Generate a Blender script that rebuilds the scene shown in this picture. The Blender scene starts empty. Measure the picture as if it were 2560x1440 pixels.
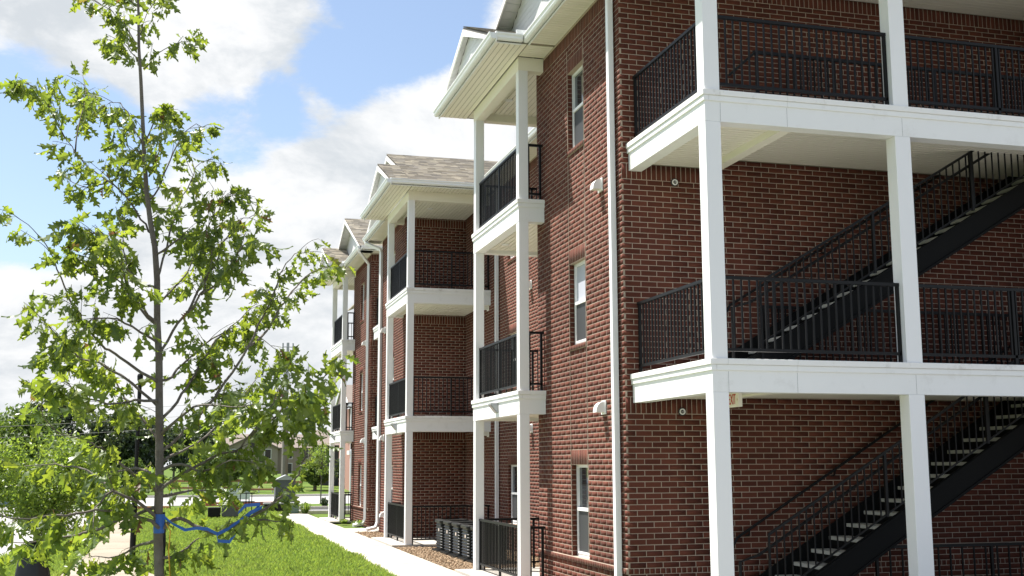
import bpy, math, random
import numpy as np
from mathutils import Vector, Matrix
R = math.radians
random.seed(11)
rng = np.random.default_rng(11)
SC = bpy.context.scene
COL = SC.collection

# ------------------------------------------------------------------ camera
cam = bpy.data.cameras.new('camera'); camo = bpy.data.objects.new('camera', cam); COL.objects.link(camo)
SC.camera = camo
cam.sensor_width = 36; cam.lens = 2917.46/2560*36; cam.clip_start = .1; cam.clip_end = 3000
PITCH, YAW, ROLL = .1502, .2716, -.0034
fw = Vector((math.sin(YAW)*math.cos(PITCH), math.cos(YAW)*math.cos(PITCH), math.sin(PITCH)))
rt = Vector((math.cos(YAW), -math.sin(YAW), 0)); up = rt.cross(fw)
rt2 = rt*math.cos(ROLL)+up*math.sin(ROLL); up2 = -rt*math.sin(ROLL)+up*math.cos(ROLL)
mw = Matrix((rt2, up2, -fw)).transposed().to_4x4(); mw.translation = (0, 0, 2.12)
camo.matrix_world = mw

# ------------------------------------------------------------------ sun, sky, exposure
SUN = Vector((-1, .76, 2.64)).normalized()
sl = bpy.data.lights.new('sun', 'SUN'); sl.energy = 5.0; sl.angle = R(.53); sl.color = (1, .955, .88)
so = bpy.data.objects.new('sun', sl); COL.objects.link(so); so.location = (-20, 20, 60)
so.rotation_euler = SUN.to_track_quat('Z', 'Y').to_euler()
SC.view_settings.view_transform = 'Standard'; SC.view_settings.look = 'None'
SC.view_settings.gamma = 1; SC.view_settings.use_curve_mapping = False
SC.view_settings.exposure = 1.2
SC.render.engine = 'CYCLES'
SC.cycles.max_bounces = 8; SC.cycles.transparent_max_bounces = 12

def pxdir(x, y):
    v = fw + rt2*((x-1280)/2917.46) - up2*((y-720)/2917.46)
    return v.normalized()

W = bpy.data.worlds.new('World'); SC.world = W; W.use_nodes = True
nt = W.node_tree; N = nt.nodes; Lk = nt.links
bg = N['Background']
def nn(t, tree=None, **k):
    n = (tree or nt).nodes.new(t)
    for a, b in k.items(): setattr(n, a, b)
    return n
sky = nn('ShaderNodeTexSky'); sky.sky_type = 'NISHITA'; sky.sun_disc = False
sky.sun_elevation = R(64.5); sky.sun_rotation = R(307.2); sky.air_density = 1.0; sky.dust_density = 1.0; sky.ozone_density = 1.3
tc = nn('ShaderNodeTexCoord')
def vm(op, a, b=None):
    n = nn('ShaderNodeVectorMath', operation=op)
    for i, q in enumerate((a, b)):
        if q is None: continue
        if hasattr(q, 'links') or isinstance(q, bpy.types.NodeSocket): Lk.new(q, n.inputs[i])
        else: n.inputs[i].default_value = q
    return n
def mt(op, a, b=None, c=None, clamp=False):
    n = nn('ShaderNodeMath', operation=op); n.use_clamp = clamp
    for i, q in enumerate((a, b, c)):
        if q is None: continue
        if isinstance(q, bpy.types.NodeSocket): Lk.new(q, n.inputs[i])
        else: n.inputs[i].default_value = q
    return n.outputs[0]
D = tc.outputs['Generated']
dn = vm('NORMALIZE', D).outputs[0]
sep = nn('ShaderNodeSeparateXYZ'); Lk.new(dn, sep.inputs[0])
zc = mt('ADD', mt('MAXIMUM', sep.outputs[2], 0.0), .22)
cx = nn('ShaderNodeCombineXYZ'); Lk.new(mt('DIVIDE', sep.outputs[0], zc), cx.inputs[0]); Lk.new(mt('DIVIDE', sep.outputs[1], zc), cx.inputs[1])
def noise(scale, detail, rough, off=(0, 0, 0), dist=0.):
    mp = nn('ShaderNodeMapping'); mp.inputs['Location'].default_value = off; mp.inputs['Scale'].default_value = (1, 1, 1.9); Lk.new(dn, mp.inputs[0])
    n = nn('ShaderNodeTexNoise'); n.inputs['Scale'].default_value = scale; n.inputs['Detail'].default_value = detail
    n.inputs['Roughness'].default_value = rough; n.inputs['Distortion'].default_value = dist
    Lk.new(mp.outputs[0], n.inputs['Vector']); return n.outputs[0]
n1 = noise(4.2, 10, .56, (3.1, 1.7, .6), .15)
n2 = noise(12.0, 10, .66, (7.3, 2.2, 0), .2)
dens = mt('ADD', mt('MULTIPLY', n1, .55), mt('MULTIPLY', n2, .45))
# where this day's clouds stand: (pixel direction, radius in degrees, more or less cloud)
BL = [(60, 400, 7, -.23), (250, 370, 4.5, -.16), (120, 540, 3.5, -.14), (600, 320, 4.2, -.19), (920, 120, 4.2, -.14), (780, 230, 3.6, -.14), (1080, 30, 3.5, -.14), (720, 560, 2.2, -.10), (860, 560, 2, -.07),
      (480, 60, 9, .17), (150, 120, 7, .14), (1150, 330, 5, .12), (930, 400, 6, .16), (640, 620, 7, .16), (250, 760, 9, .16), (800, 700, 8, .14), (700, 980, 10, .08), (60, 900, 9, .10)]
for (px, py, rad, wgt) in BL:
    d = pxdir(px, py)
    dt = vm('DOT_PRODUCT', dn, tuple(d)).outputs['Value']
    mr = nn('ShaderNodeMapRange', interpolation_type='SMOOTHERSTEP')
    mr.inputs[1].default_value = math.cos(R(rad)); mr.inputs[2].default_value = 1
    mr.inputs[3].default_value = 0; mr.inputs[4].default_value = wgt
    Lk.new(dt, mr.inputs[0]); dens = mt('ADD', dens, mr.outputs[0])
cl = nn('ShaderNodeMapRange', interpolation_type='SMOOTHSTEP')
for i, v in ((1, .45), (2, .60), (3, 0), (4, 1)): cl.inputs[i].default_value = v
Lk.new(dens, cl.inputs[0])
# thick parts show greyer undersides, broken by finer noise
n3 = noise(6.5, 10, .62, (1.2, 9.4, .3), .25)
gr = nn('ShaderNodeMapRange', interpolation_type='SMOOTHSTEP')
for i, v in ((1, .42), (2, .64), (3, 0), (4, .95)): gr.inputs[i].default_value = v
Lk.new(n3, gr.inputs[0])
cc = nn('ShaderNodeMixRGB'); cc.inputs[1].default_value = (5.2, 5.25, 5.3, 1); cc.inputs[2].default_value = (3.5, 3.75, 4.0, 1)
Lk.new(gr.outputs[0], cc.inputs[0])
mx = nn('ShaderNodeMixRGB'); Lk.new(cl.outputs[0], mx.inputs[0])
hz = nn('ShaderNodeMixRGB'); hz.inputs[2].default_value = (3.5, 3.8, 4.1, 1)
hzf = nn('ShaderNodeMapRange', interpolation_type='SMOOTHSTEP')
for i, v in ((1, 0.0), (2, .2), (3, .5), (4, .13)): hzf.inputs[i].default_value = v
Lk.new(sep.outputs[2], hzf.inputs[0]); Lk.new(hzf.outputs[0], hz.inputs[0]); Lk.new(sky.outputs[0], hz.inputs[1])
Lk.new(hz.outputs[0], mx.inputs[1]); Lk.new(cc.outputs[0], mx.inputs[2]); Lk.new(mx.outputs[0], bg.inputs[0])
bg.inputs[1].default_value = .085

# ------------------------------------------------------------------ materials
def mat(name, col, rough=.6, var=0., vscale=8., bump=0., bscale=60., island=0., metallic=0., objr=0., col2=None, spec=.5, dirt=0., stain=0.):
    m = bpy.data.materials.new(name); m.use_nodes = True; t = m.node_tree; b = t.nodes['Principled BSDF']
    b.inputs['Roughness'].default_value = rough; b.inputs['Metallic'].default_value = metallic
    b.inputs['Specular IOR Level'].default_value = spec
    c = tuple(col)+(1,); b.inputs['Base Color'].default_value = c
    src = None
    tx = t.nodes.new('ShaderNodeTexCoord')
    geo = t.nodes.new('ShaderNodeNewGeometry')
    def noi(s, d=6, r=.6):
        n = t.nodes.new('ShaderNodeTexNoise'); n.inputs['Scale'].default_value = s; n.inputs['Detail'].default_value = d; n.inputs['Roughness'].default_value = r
        t.links.new(geo.outputs['Position'], n.inputs['Vector']); return n.outputs[0]
    fac = None
    def M(op, a, b2):
        n = t.nodes.new('ShaderNodeMath'); n.operation = op
        for i, q in enumerate((a, b2)):
            if isinstance(q, bpy.types.NodeSocket): t.links.new(q, n.inputs[i])
            else: n.inputs[i].default_value = q
        return n.outputs[0]
    val = None
    if var: val = M('MULTIPLY_ADD', noi(vscale), 2*var); val.node.inputs[2].default_value = 1-var
    if island or objr:
        rr = geo.outputs['Random Per Island']
        if objr:
            oi = t.nodes.new('ShaderNodeObjectInfo'); rr = M('FRACT', M('ADD', rr, oi.outputs['Random']), 0)
        w = island or objr
        q = M('MULTIPLY_ADD', rr, 2*w); q.node.inputs[2].default_value = 1-w
        val = q if val is None else M('MULTIPLY', val, q)
        if col2:
            mc = t.nodes.new('ShaderNodeMixRGB'); mc.inputs[1].default_value = c; mc.inputs[2].default_value = tuple(col2)+(1,)
            t.links.new(M('FRACT', M('MULTIPLY', rr, 7.31), 0), mc.inputs[0]); src = mc.outputs[0]
    elif col2:
        mc = t.nodes.new('ShaderNodeMixRGB'); mc.inputs[1].default_value = c; mc.inputs[2].default_value = tuple(col2)+(1,)
        rp = t.nodes.new('ShaderNodeMapRange'); rp.inputs[1].default_value = .4; rp.inputs[2].default_value = .6
        t.links.new(noi(vscale*.37, 5), rp.inputs[0]); t.links.new(rp.outputs[0], mc.inputs[0]); src = mc.outputs[0]
    if val is not None:
        hv = t.nodes.new('ShaderNodeVectorMath'); hv.operation = 'SCALE'
        if src is not None: t.links.new(src, hv.inputs[0])
        else: hv.inputs[0].default_value = col
        t.links.new(val, hv.inputs[3]); src = hv.outputs[0]
    if stain:
        st_ = noi(.45, 8, .65); mrr = t.nodes.new('ShaderNodeMapRange'); mrr.inputs[1].default_value = .35; mrr.inputs[2].default_value = .7
        mrr.inputs[3].default_value = 1+stain*.5; mrr.inputs[4].default_value = 1-stain
        t.links.new(st_, mrr.inputs[0]); h2 = t.nodes.new('ShaderNodeVectorMath'); h2.operation = 'SCALE'
        t.links.new(mrr.outputs[0], h2.inputs[3])
        if src is not None: t.links.new(src, h2.inputs[0])
        else: h2.inputs[0].default_value = col
        src = h2.outputs[0]
    if dirt:
        dm = t.nodes.new('ShaderNodeMixRGB'); dm.inputs[2].default_value = (.33, .3, .25, 1)
        rp = t.nodes.new('ShaderNodeMapRange'); rp.inputs[1].default_value = .56; rp.inputs[2].default_value = .72; rp.inputs[4].default_value = dirt
        t.links.new(noi(3.3, 9, .7), rp.inputs[0]); t.links.new(rp.outputs[0], dm.inputs[0])
        if src is not None: t.links.new(src, dm.inputs[1])
        else: dm.inputs[1].default_value = c
        src = dm.outputs[0]
    if src is not None: t.links.new(src, b.inputs['Base Color'])
    if bump:
        bn = t.nodes.new('ShaderNodeBump'); bn.inputs['Strength'].default_value = bump; bn.inputs['Distance'].default_value = .01
        t.links.new(noi(bscale, 5), bn.inputs['Height']); t.links.new(bn.outputs[0], b.inputs['Normal'])
    return m
MAT = {}
MAT['brick'] = mat('brick', (.092, .029, .020), .9, var=.14, vscale=30, bump=.1, bscale=160, island=.15, objr=.15, col2=(.124, .040, .026), spec=.2, stain=.22)
MAT['mortar'] = mat('mortar', (.385, .31, .25), .95, var=.12, vscale=20, bump=.4, bscale=120, spec=.2, stain=.3)
MAT['trim'] = mat('trim', (.80, .80, .79), .5, var=.03, vscale=3, dirt=.16)
MAT['cap'] = mat('cap', (.80, .79, .77), .6, var=.05, vscale=5, dirt=.55, bump=.15, bscale=30)
MAT['post'] = mat('post', (.80, .80, .80), .42, var=.02, vscale=3)
MAT['vinyl'] = mat('vinyl', (.82, .785, .69), .45, island=.03)
MAT['gap'] = mat('gap', (.24, .21, .15), .8)  # dark backing colour paints the shadow between ceiling and soffit boards
MAT['gutter'] = mat('gutter', (.80, .81, .82), .3)
MAT['siding'] = mat('siding', (.62, .63, .62), .5, island=.04)
MAT['black'] = mat('black', (.006, .006, .0065), .5, spec=.25)
MAT['blackplastic'] = mat('blackplastic', (.006, .0065, .0065), .4, spec=.35)
MAT['stringer'] = mat('stringer', (.0045, .0045, .0045), .7, spec=.15)
MAT['tread'] = mat('tread', (.42, .41, .38), .8, var=.08)
MAT['frame'] = mat('frame', (.80, .80, .80), .35)
MAT['screen'] = mat('screen', (.035, .037, .04), .6)
MAT['blind'] = mat('blind', (.42, .44, .5), .7)
MAT['glass'] = mat('glass', (.03, .036, .04), .04, spec=1.0)
MAT['shingle'] = mat('shingle', (.42, .37, .29), .95, var=.15, vscale=40, island=.36, col2=(.27, .245, .215), bump=.4, bscale=150, spec=.15)
MAT['roofedge'] = mat('roofedge', (.12, .11, .10), .8)
MAT['concrete'] = mat('concrete', (.40, .375, .335), .9, var=.2, vscale=2.2, bump=.2, bscale=40, objr=.06, dirt=.45, stain=.15)
MAT['paving'] = mat('paving', (.21, .205, .19), .9, var=.12, vscale=1)
MAT['sandconcrete'] = mat('sandconcrete', (.275, .235, .18), .9, var=.12, vscale=3, bump=.2, bscale=40, objr=.07, dirt=.4, stain=.15)
MAT['road'] = mat('road', (.30, .295, .285), .9, var=.12, vscale=.6, bump=.2, bscale=20)
MAT['asphalt'] = mat('asphalt', (.13, .13, .135), .9, var=.15, vscale=1.5)
MAT['kerb'] = mat('kerb', (.55, .52, .46), .9, var=.1)
MAT['redkerb'] = mat('redkerb', (.42, .11, .08), .7, var=.2, vscale=4)
MAT['lawn'] = mat('lawn', (.062, .115, .018), .95, var=.4, vscale=1.2, col2=(.115, .155, .035), bump=1., bscale=25, spec=.1, stain=.25)
MAT['gravelbed'] = mat('gravelbed', (.26, .19, .12), .95, var=.4, vscale=25, bump=1., bscale=40)
MAT['stone'] = mat('stone', (.42, .31, .20), .85, island=.4, col2=(.30, .20, .12))
MAT['bark'] = mat('bark', (.12, .10, .082), .9, var=.35, vscale=25, bump=.8, bscale=50, col2=(.15, .135, .115))
MAT['twig'] = mat('twig', (.075, .058, .045), .8, var=.3, vscale=30)
MAT['blueribbon'] = mat('blueribbon', (.02, .11, .42), .45, var=.1)
MAT['yellowstrap'] = mat('yellowstrap', (.65, .40, .04), .6)
MAT['bag'] = mat('bag', (.012, .013, .015), .5)
MAT['greenbox'] = mat('greenbox', (.10, .16, .125), .5)
MAT['greybox'] = mat('greybox', (.10, .10, .115), .7, var=.1)
MAT['pole'] = mat('pole', (.22, .20, .18), .85, var=.15)
MAT['metal'] = mat('metal', (.35, .36, .37), .45, metallic=.4)
MAT['sign'] = mat('sign', (.62, .66, .70), .5)
MAT['ink'] = mat('ink', (.02, .02, .02), .6)
MAT['exitwhite'] = mat('exitwhite', (.75, .72, .62), .5)
MAT['exitred'] = mat('exitred', (.45, .02, .015), .5)
MAT['darkring'] = mat('darkring', (.02, .018, .018), .6)
MAT['tanwall'] = mat('tanwall', (.28, .235, .20), .9, var=.1)
MAT['wire'] = mat('wire', (.06, .06, .06))
MAT['brownroof'] = mat('brownroof', (.17, .14, .12), .9, var=.12, vscale=3)
MAT['darkwall'] = mat('darkwall', (.07, .08, .085), .8)
MAT['pinkbrick'] = mat('pinkbrick', (.36, .20, .16), .9, var=.2)
MAT['darkglass'] = mat('darkglass', (.02, .022, .025), .15)
MAT['label'] = mat('label', (.7, .6, .52), .6)
MAT['orange'] = mat('orange', (.45, .22, .12), .8, var=.2)
def leafmat(name, c1, c2, tr, trans=.5, brown=.0, straw=0.):
    m = bpy.data.materials.new(name); m.use_nodes = True; t = m.node_tree
    for n in list(t.nodes): t.nodes.remove(n)
    out = t.nodes.new('ShaderNodeOutputMaterial'); pr = t.nodes.new('ShaderNodeBsdfPrincipled'); tl = t.nodes.new('ShaderNodeBsdfTranslucent')
    mx = t.nodes.new('ShaderNodeMixShader'); mx.inputs[0].default_value = trans
    geo = t.nodes.new('ShaderNodeNewGeometry'); oi = t.nodes.new('ShaderNodeObjectInfo')
    ad = t.nodes.new('ShaderNodeMath'); ad.operation = 'ADD'; fr = t.nodes.new('ShaderNodeMath'); fr.operation = 'FRACT'
    t.links.new(geo.outputs['Random Per Island'], ad.inputs[0]); t.links.new(oi.outputs['Random'], ad.inputs[1]); t.links.new(ad.outputs[0], fr.inputs[0])
    rp = t.nodes.new('ShaderNodeValToRGB'); e = rp.color_ramp.elements; e[0].color = tuple(c1)+(1,); e[1].color = tuple(c2)+(1,); e[1].position = .985
    if brown: x = rp.color_ramp.elements.new(.995); x.color = (.13, .07, .035, 1)
    t.links.new(fr.outputs[0], rp.inputs[0]); t.links.new(rp.outputs[0], pr.inputs['Base Color'])
    pr.inputs['Roughness'].default_value = .42
    if straw:
        nz_ = t.nodes.new('ShaderNodeTexNoise'); nz_.inputs['Scale'].default_value = .55; nz_.inputs['Detail'].default_value = 6; nz_.inputs['Roughness'].default_value = .7
        t.links.new(geo.outputs['Position'], nz_.inputs['Vector']); mr_ = t.nodes.new('ShaderNodeMapRange'); mr_.inputs[1].default_value = .48; mr_.inputs[2].default_value = .68; mr_.inputs[4].default_value = straw
        ms_ = t.nodes.new('ShaderNodeMixRGB'); ms_.inputs[2].default_value = (.30, .25, .11, 1)
        t.links.new(nz_.outputs[0], mr_.inputs[0]); t.links.new(mr_.outputs[0], ms_.inputs[0]); t.links.new(rp.outputs[0], ms_.inputs[1]); t.links.new(ms_.outputs[0], pr.inputs['Base Color'])
    rt_ = t.nodes.new('ShaderNodeValToRGB'); e = rt_.color_ramp.elements; e[0].color = tuple(tr)+(1,); e[1].color = (tr[0]*1.5, tr[1]*1.25, tr[2], 1); e[1].position = .985
    if brown: x = rt_.color_ramp.elements.new(.995); x.color = (.28, .13, .05, 1)
    t.links.new(fr.outputs[0], rt_.inputs[0]); t.links.new(rt_.outputs[0], tl.inputs[0])
    t.links.new(pr.outputs[0], mx.inputs[1]); t.links.new(tl.outputs[0], mx.inputs[2]); t.links.new(mx.outputs[0], out.inputs[0])
    return m
MAT['leaf'] = leafmat('leaf', (.026, .052, .017), (.11, .155, .04), (.28, .40, .04), .42, .01)
MAT['leaf2'] = leafmat('leaf2', (.07, .12, .03), (.13, .185, .045), (.26, .40, .05), .45)
MAT['fartree'] = leafmat('fartree', (.035, .055, .032), (.062, .088, .045), (.08, .12, .04), .3)  # distance haze is lightened into these leaf colours
MAT['fartree2'] = leafmat('fartree2', (.06, .10, .025), (.10, .15, .035), (.16, .26, .04), .35)
MAT['grass'] = leafmat('grass', (.135, .22, .045), (.25, .32, .09), (.33, .50, .08), .42, straw=.55)

# ------------------------------------------------------------------ mesh helpers
class MB:
    def __init__(s): s.v = []; s.f = []
    def poly(s, pts, rev=False):
        i = len(s.v); s.v += [tuple(p) for p in pts]; r = list(range(i, i+len(pts))); s.f.append(r[::-1] if rev else r); return s
    def box(s, x0, x1, y0, y1, z0, z1):
        if x0 > x1: x0, x1 = x1, x0
        if y0 > y1: y0, y1 = y1, y0
        if z0 > z1: z0, z1 = z1, z0
        i = len(s.v)
        s.v += [(x0, y0, z0), (x1, y0, z0), (x1, y1, z0), (x0, y1, z0), (x0, y0, z1), (x1, y0, z1), (x1, y1, z1), (x0, y1, z1)]
        for q in ((0, 3, 2, 1), (4, 5, 6, 7), (0, 1, 5, 4), (1, 2, 6, 5), (2, 3, 7, 6), (3, 0, 4, 7)): s.f.append([i+k for k in q])
        return s
    def prism(s, prof, axis, a, b):
        """prof: 2-D outline; axis 'x' -> (y,z), 'y' -> (x,z), 'z' -> (x,y)"""
        def P(p, t): return {'x': (t, p[0], p[1]), 'y': (p[0], t, p[1]), 'z': (p[0], p[1], t)}[axis]
        n = len(prof); i = len(s.v)
        s.v += [P(p, a) for p in prof]+[P(p, b) for p in prof]
        s.f.append(list(range(i, i+n))[::-1]); s.f.append(list(range(i+n, i+2*n)))
        for k in range(n): s.f.append([i+k, i+(k+1) % n, i+n+(k+1) % n, i+n+k])
        return s
    def tube(s, pts, rad, n=6, caps=True, sq=None):
        pts = [Vector(p) for p in pts]; m = len(pts)
        if not hasattr(rad, '__len__'): rad = [rad]*m
        i0 = len(s.v); prev = None
        for k, p in enumerate(pts):
            d = (pts[min(k+1, m-1)]-pts[max(k-1, 0)]).normalized()
            if prev is None:
                a = Vector((0, 0, 1)) if abs(d.z) < .9 else Vector((0, 1, 0))
                u = d.cross(a).normalized()
            else:
                u = (prev-d*prev.dot(d)).normalized()
            prev = u; w = d.cross(u)
            for j in range(n):
                t = 2*math.pi*(j+.5)/n
                a, b = math.cos(t)*rad[k], math.sin(t)*rad[k]
                if sq: a *= sq[0]; b *= sq[1]
                s.v.append(tuple(p+u*a+w*b))
        for k in range(m-1):
            for j in range(n):
                a = i0+k*n+j; b = i0+k*n+(j+1) % n
                s.f.append([a, b, b+n, a+n])
        if caps:
            s.f.append([i0+j for j in range(n)][::-1]); s.f.append([i0+(m-1)*n+j for j in range(n)])
        return s
    def lathe(s, prof, cx, cy, cz=0, n=14):
        i0 = len(s.v)
        for r, z in prof:
            for j in range(n):
                t = 2*math.pi*j/n; s.v.append((cx+r*math.cos(t), cy+r*math.sin(t), cz+z))
        for k in range(len(prof)-1):
            for j in range(n):
                a = i0+k*n+j; b = i0+k*n+(j+1) % n; s.f.append([a, b, b+n, a+n])
        s.f.append([i0+j for j in range(n)][::-1]); s.f.append([i0+(len(prof)-1)*n+j for j in range(n)])
        return s
    def mesh(s, name, m):
        me = bpy.data.meshes.new(name); me.from_pydata(s.v, [], s.f); me.materials.append(MAT[m]); me.update(); return me
    def build(s, name, m, parent=None, smooth=False, **k):
        me = s.mesh(name, m)
        if smooth: me.shade_smooth()
        return link(name, me, parent, **k)
def link(name, me, parent=None, loc=None, kind=None, label=None, bevel=0):
    o = bpy.data.objects.new(name, me); COL.objects.link(o)
    if loc: o.location = loc
    if parent:
        o.parent = parent
        if not loc: o.matrix_parent_inverse = Matrix.Translation(-PW(parent))
    if kind: o['kind'] = kind
    if label: o['label'] = label
    if bevel:
        b = o.modifiers.new('bevel', 'BEVEL'); b.width = bevel; b.segments = 2; b.limit_method = 'ANGLE'
    return o
def PW(o):
    v = Vector((0, 0, 0))
    while o: v += Vector(o.location)+o.matrix_parent_inverse.to_translation(); o = o.parent
    return v
def thing(name, label, cat, loc=(0, 0, 0), group=None):
    o = bpy.data.objects.new(name, None); COL.objects.link(o); o.location = loc; o.empty_display_size = .2
    o['label'] = label; o['category'] = cat
    if group: o['group'] = group
    return o
def tag(o, label, cat, group=None):
    o['label'] = label; o['category'] = cat
    if group: o['group'] = group
    return o
def raw(name, V, Fq, m, parent=None, kind=None, nper=4):
    """fast mesh from numpy arrays; Fq (n,nper)"""
    me = bpy.data.meshes.new(name); nf = len(Fq)
    me.vertices.add(len(V)); me.vertices.foreach_set('co', np.asarray(V, dtype=np.float32).ravel())
    me.loops.add(nf*nper); me.loops.foreach_set('vertex_index', np.asarray(Fq, dtype=np.int32).ravel())
    me.polygons.add(nf); me.polygons.foreach_set('loop_start', np.arange(0, nf*nper, nper, dtype=np.int32))
    me.update(calc_edges=True); me.materials.append(MAT[m])
    return link(name, me, parent, kind=kind)

# ================================================================== APARTMENT BUILDING
Xb, Xf, XB = 5.655, 6.14, 7.98
F2, F3, TOP = 3.416, 6.876, 9.55
H = .0813; BLEN = .254; J = .011
BD = thing('apartment_building', 'long three storey red brick apartment building with white posts, balconies and gabled roofs', 'building', (7, 30, 0))
S = lambda k: k*H
near_bricks = []
stuffV = []; stuffF = []
BQ = np.array([(0, 1, 5, 4), (1, 2, 6, 5), (2, 3, 7, 6), (3, 0, 4, 7), (4, 5, 6, 7)])
def wall(name, axis, pos, sgn, u0, u1, z1, holes=(), bands=(), bricks=True, depth=.2, phase=0., near=False, z0=0., mu=0.):
    """axis 'x': plane X=pos, u = Y ; axis 'y': plane Y=pos, u = X ; sgn = outward sign of the normal.
    holes (u0,u1,k0,k1) ; bands (u0,u1,k0,k1,proud) of upright bricks; k in courses"""
    mb = MB()
    hs = [(a, b, S(k0), S(k1)) for a, b, k0, k1 in holes]
    m0 = u0; u0 = u0+mu
    us = sorted({u0, u1, *[h[0] for h in hs], *[h[1] for h in hs]}); us = [u for u in us if u0 <= u <= u1]
    for a, b in zip(us[:-1], us[1:]):
        cuts = sorted([(h[2], h[3]) for h in hs if h[0] <= a+1e-6 and h[1] >= b-1e-6])
        z = z0
        for c0, c1 in cuts+[(z1, z1)]:
            if c0 > z+1e-4:
                if axis == 'x': mb.box(pos, pos-sgn*depth, a, b, z, c0)
                else: mb.box(a, b, pos, pos-sgn*depth, z, c0)
            z = max(z, c1)
    wo = mb.build(name, 'mortar', BD)
    u0 = m0-(.0005 if mu else 0)
    if not bricks: return wo
    def emit(a, b, za, zb, proud=0.):
        n0 = pos-sgn*.02; n1 = pos+sgn*(.0012+proud+random.uniform(0, .0006))
        if near and axis == 'y': near_bricks.append((a, b, za, zb, n1)); return
        i = len(stuffV)*8
        if axis == 'x': v = [(n0, a, za), (n0, b, za), (n0, b, zb), (n0, a, zb), (n1, a, za), (n1, b, za), (n1, b, zb), (n1, a, zb)]
        else: v = [(a, n0, za), (b, n0, za), (b, n0, zb), (a, n0, zb), (a, n1, za), (b, n1, za), (b, n1, zb), (a, n1, zb)]
        stuffV.append(v); stuffF.append(BQ+i)
    rects = [(a, b, k0, k1) for a, b, k0, k1 in holes]+[(a, b, k0, k1) for a, b, k0, k1, _ in bands]
    if axis == 'x':
        for a, b, k0, k1 in holes:
            for kk in range(k0, k1):
                for yy, s in ((a, 1), (b, -1)):
                    i = len(stuffV)*8; za, zb = S(kk)+J*.5, S(kk+1)-J*.5; xa, xb = pos+.002, pos+.083
                    ya, yb = yy-s*.02, yy+s*.003
                    stuffV.append([(xa, ya, za), (xb, ya, za), (xb, ya, zb), (xa, ya, zb), (xa, yb, za), (xb, yb, za), (xb, yb, zb), (xa, yb, zb)]); stuffF.append(BQ+i)
    k = int(round(z0/H))
    while S(k+1) <= z1+.02:
        segs = [(u0, u1)]
        for a, b, k0, k1 in rects:
            if k0 < k+.99 and k1 > k+.01:
                new = []
                for s0, s1 in segs:
                    if b <= s0 or a >= s1: new.append((s0, s1)); continue
                    if a > s0: new.append((s0, a-.004))
                    if b < s1: new.append((b+.004, s1))
                segs = new
        off = phase+(BLEN/2 if k % 2 else 0)
        for s0, s1 in segs:
            n = math.floor((s0-u0-off)/BLEN)
            while True:
                a = u0+off+n*BLEN; b = a+BLEN-J; n += 1
                if a > s1: break
                a2, b2 = max(a, s0), min(b, s1)
                if b2-a2 < .03: continue
                dz = random.uniform(-.0012, .0012)
                emit(a2+random.uniform(0, .0015), b2-random.uniform(0, .0015), S(k)+J*.5+dz, S(k+1)-J*.5+dz)
        k += 1
    for a, b, k0, k1, pr in bands:
        if pr:
            if axis == 'x': MB().box(pos, pos+sgn*pr, a, b, S(k0)+.004, S(k1)-.004).build('rowlock_bed', 'mortar', BD)
        n = max(1, int(round((b-a)/H))); w = (b-a)/n
        for i in range(n): emit(a+i*w+J*.5, a+(i+1)*w-J*.5, S(k0)+J*.5, S(k1)-J*.5, pr)
    return wo
KT = 117
# windows: (floor course range)
WK = ((8, 26), (50, 67), (91, 108))
def facade(name, y0, y1, wy0, wy1):
    holes = [(wy0, wy1, a, b) for a, b in WK]
    bands = [(wy0, wy1, b, b+3, 0) for a, b in WK]+[(wy0, wy1, a-1, a, .022) for a, b in WK[1:]]
    bands += [(y0, y1, 7, 8, .03), (y0, y1, 114, 117, 0)]
    return wall(name, 'x', Xf, -1, y0, y1, TOP, holes, bands)
C0, C1 = 33.84, 38.19
A0, A1 = 15.93, 20.28
D0, D1 = 40.6, 44.95
def mir(y): return 54.12-y
facade('wall', A0, A1, 17.6, 18.44)
facade('wall', C0, C1, mir(18.44), mir(17.6))
facade('wall', D0, D1, 17.6+24.67, 18.44+24.67)
BW = ((28.08, 29.1),)
holes = [(a, b, k0, k1) for a, b in BW for k0, k1 in WK]
bands = [(a, b, k1, k1+3, 0) for a, b in BW for k0, k1 in WK]+[(a, b, k0-1, k0, .022) for a, b in BW for k0, k1 in WK[1:]]+[(20.3, 33.84, 114, 117, 0)]
wall('wall', 'x', XB, -1, 20.3, 33.84, TOP, holes, bands)
# wall facing the camera under the near balconies
pier = 7.42; NYW = 13.5
wall('wall', 'y', A0, -1, Xf, 15.6, TOP+.25, (), [(Xf, pier, 35, 38, 0), (Xf, pier, 78, 81, 0), (Xf, 15.6, 115, 118, 0), (Xf, 15.6, 7, 8, 0)], near=True, phase=.03, mu=.2005)
wall('wall', 'y', C0, -1, Xf, XB, TOP, (), [(Xf, XB, 35, 38, 0), (Xf, XB, 77, 80, 0), (Xf, XB, 113, 116, 0)], mu=.2005)
wall('wall', 'y', D0, -1, Xf, 9.5, TOP, (), [(Xf, 9.5, 35, 38, 0), (Xf, 9.5, 77, 80, 0), (Xf, 9.5, 114, 117, 0), (Xf, 9.5, 7, 8, 0)], mu=.2005)
wall('wall', 'y', A1, 1, Xf+.2, XB, TOP, bricks=False)
wall('wall', 'y', C1, 1, Xf+.2, 9.5, TOP, bricks=False)
wall('wall', 'y', D1, 1, Xf+.2, XB, TOP, bricks=False)
wall('wall', 'x', XB, -1, D1, 57, TOP, bricks=False)
wall('wall', 'x', 9.5, -1, C1, D0, TOP, bricks=False)
wall('wall', 'x', 13.7, -1, NYW, A0-.003, TOP+.2)  # unseen end wall, added to close and darken the stair bay
wall('wall', 'y', NYW, -1, 13.7, 26, TOP+.2, mu=.2005)  # unseen return wall, added with it to keep light off the stairs
V = np.array(stuffV).reshape(-1, 3); Fq = np.concatenate(stuffF)
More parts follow.
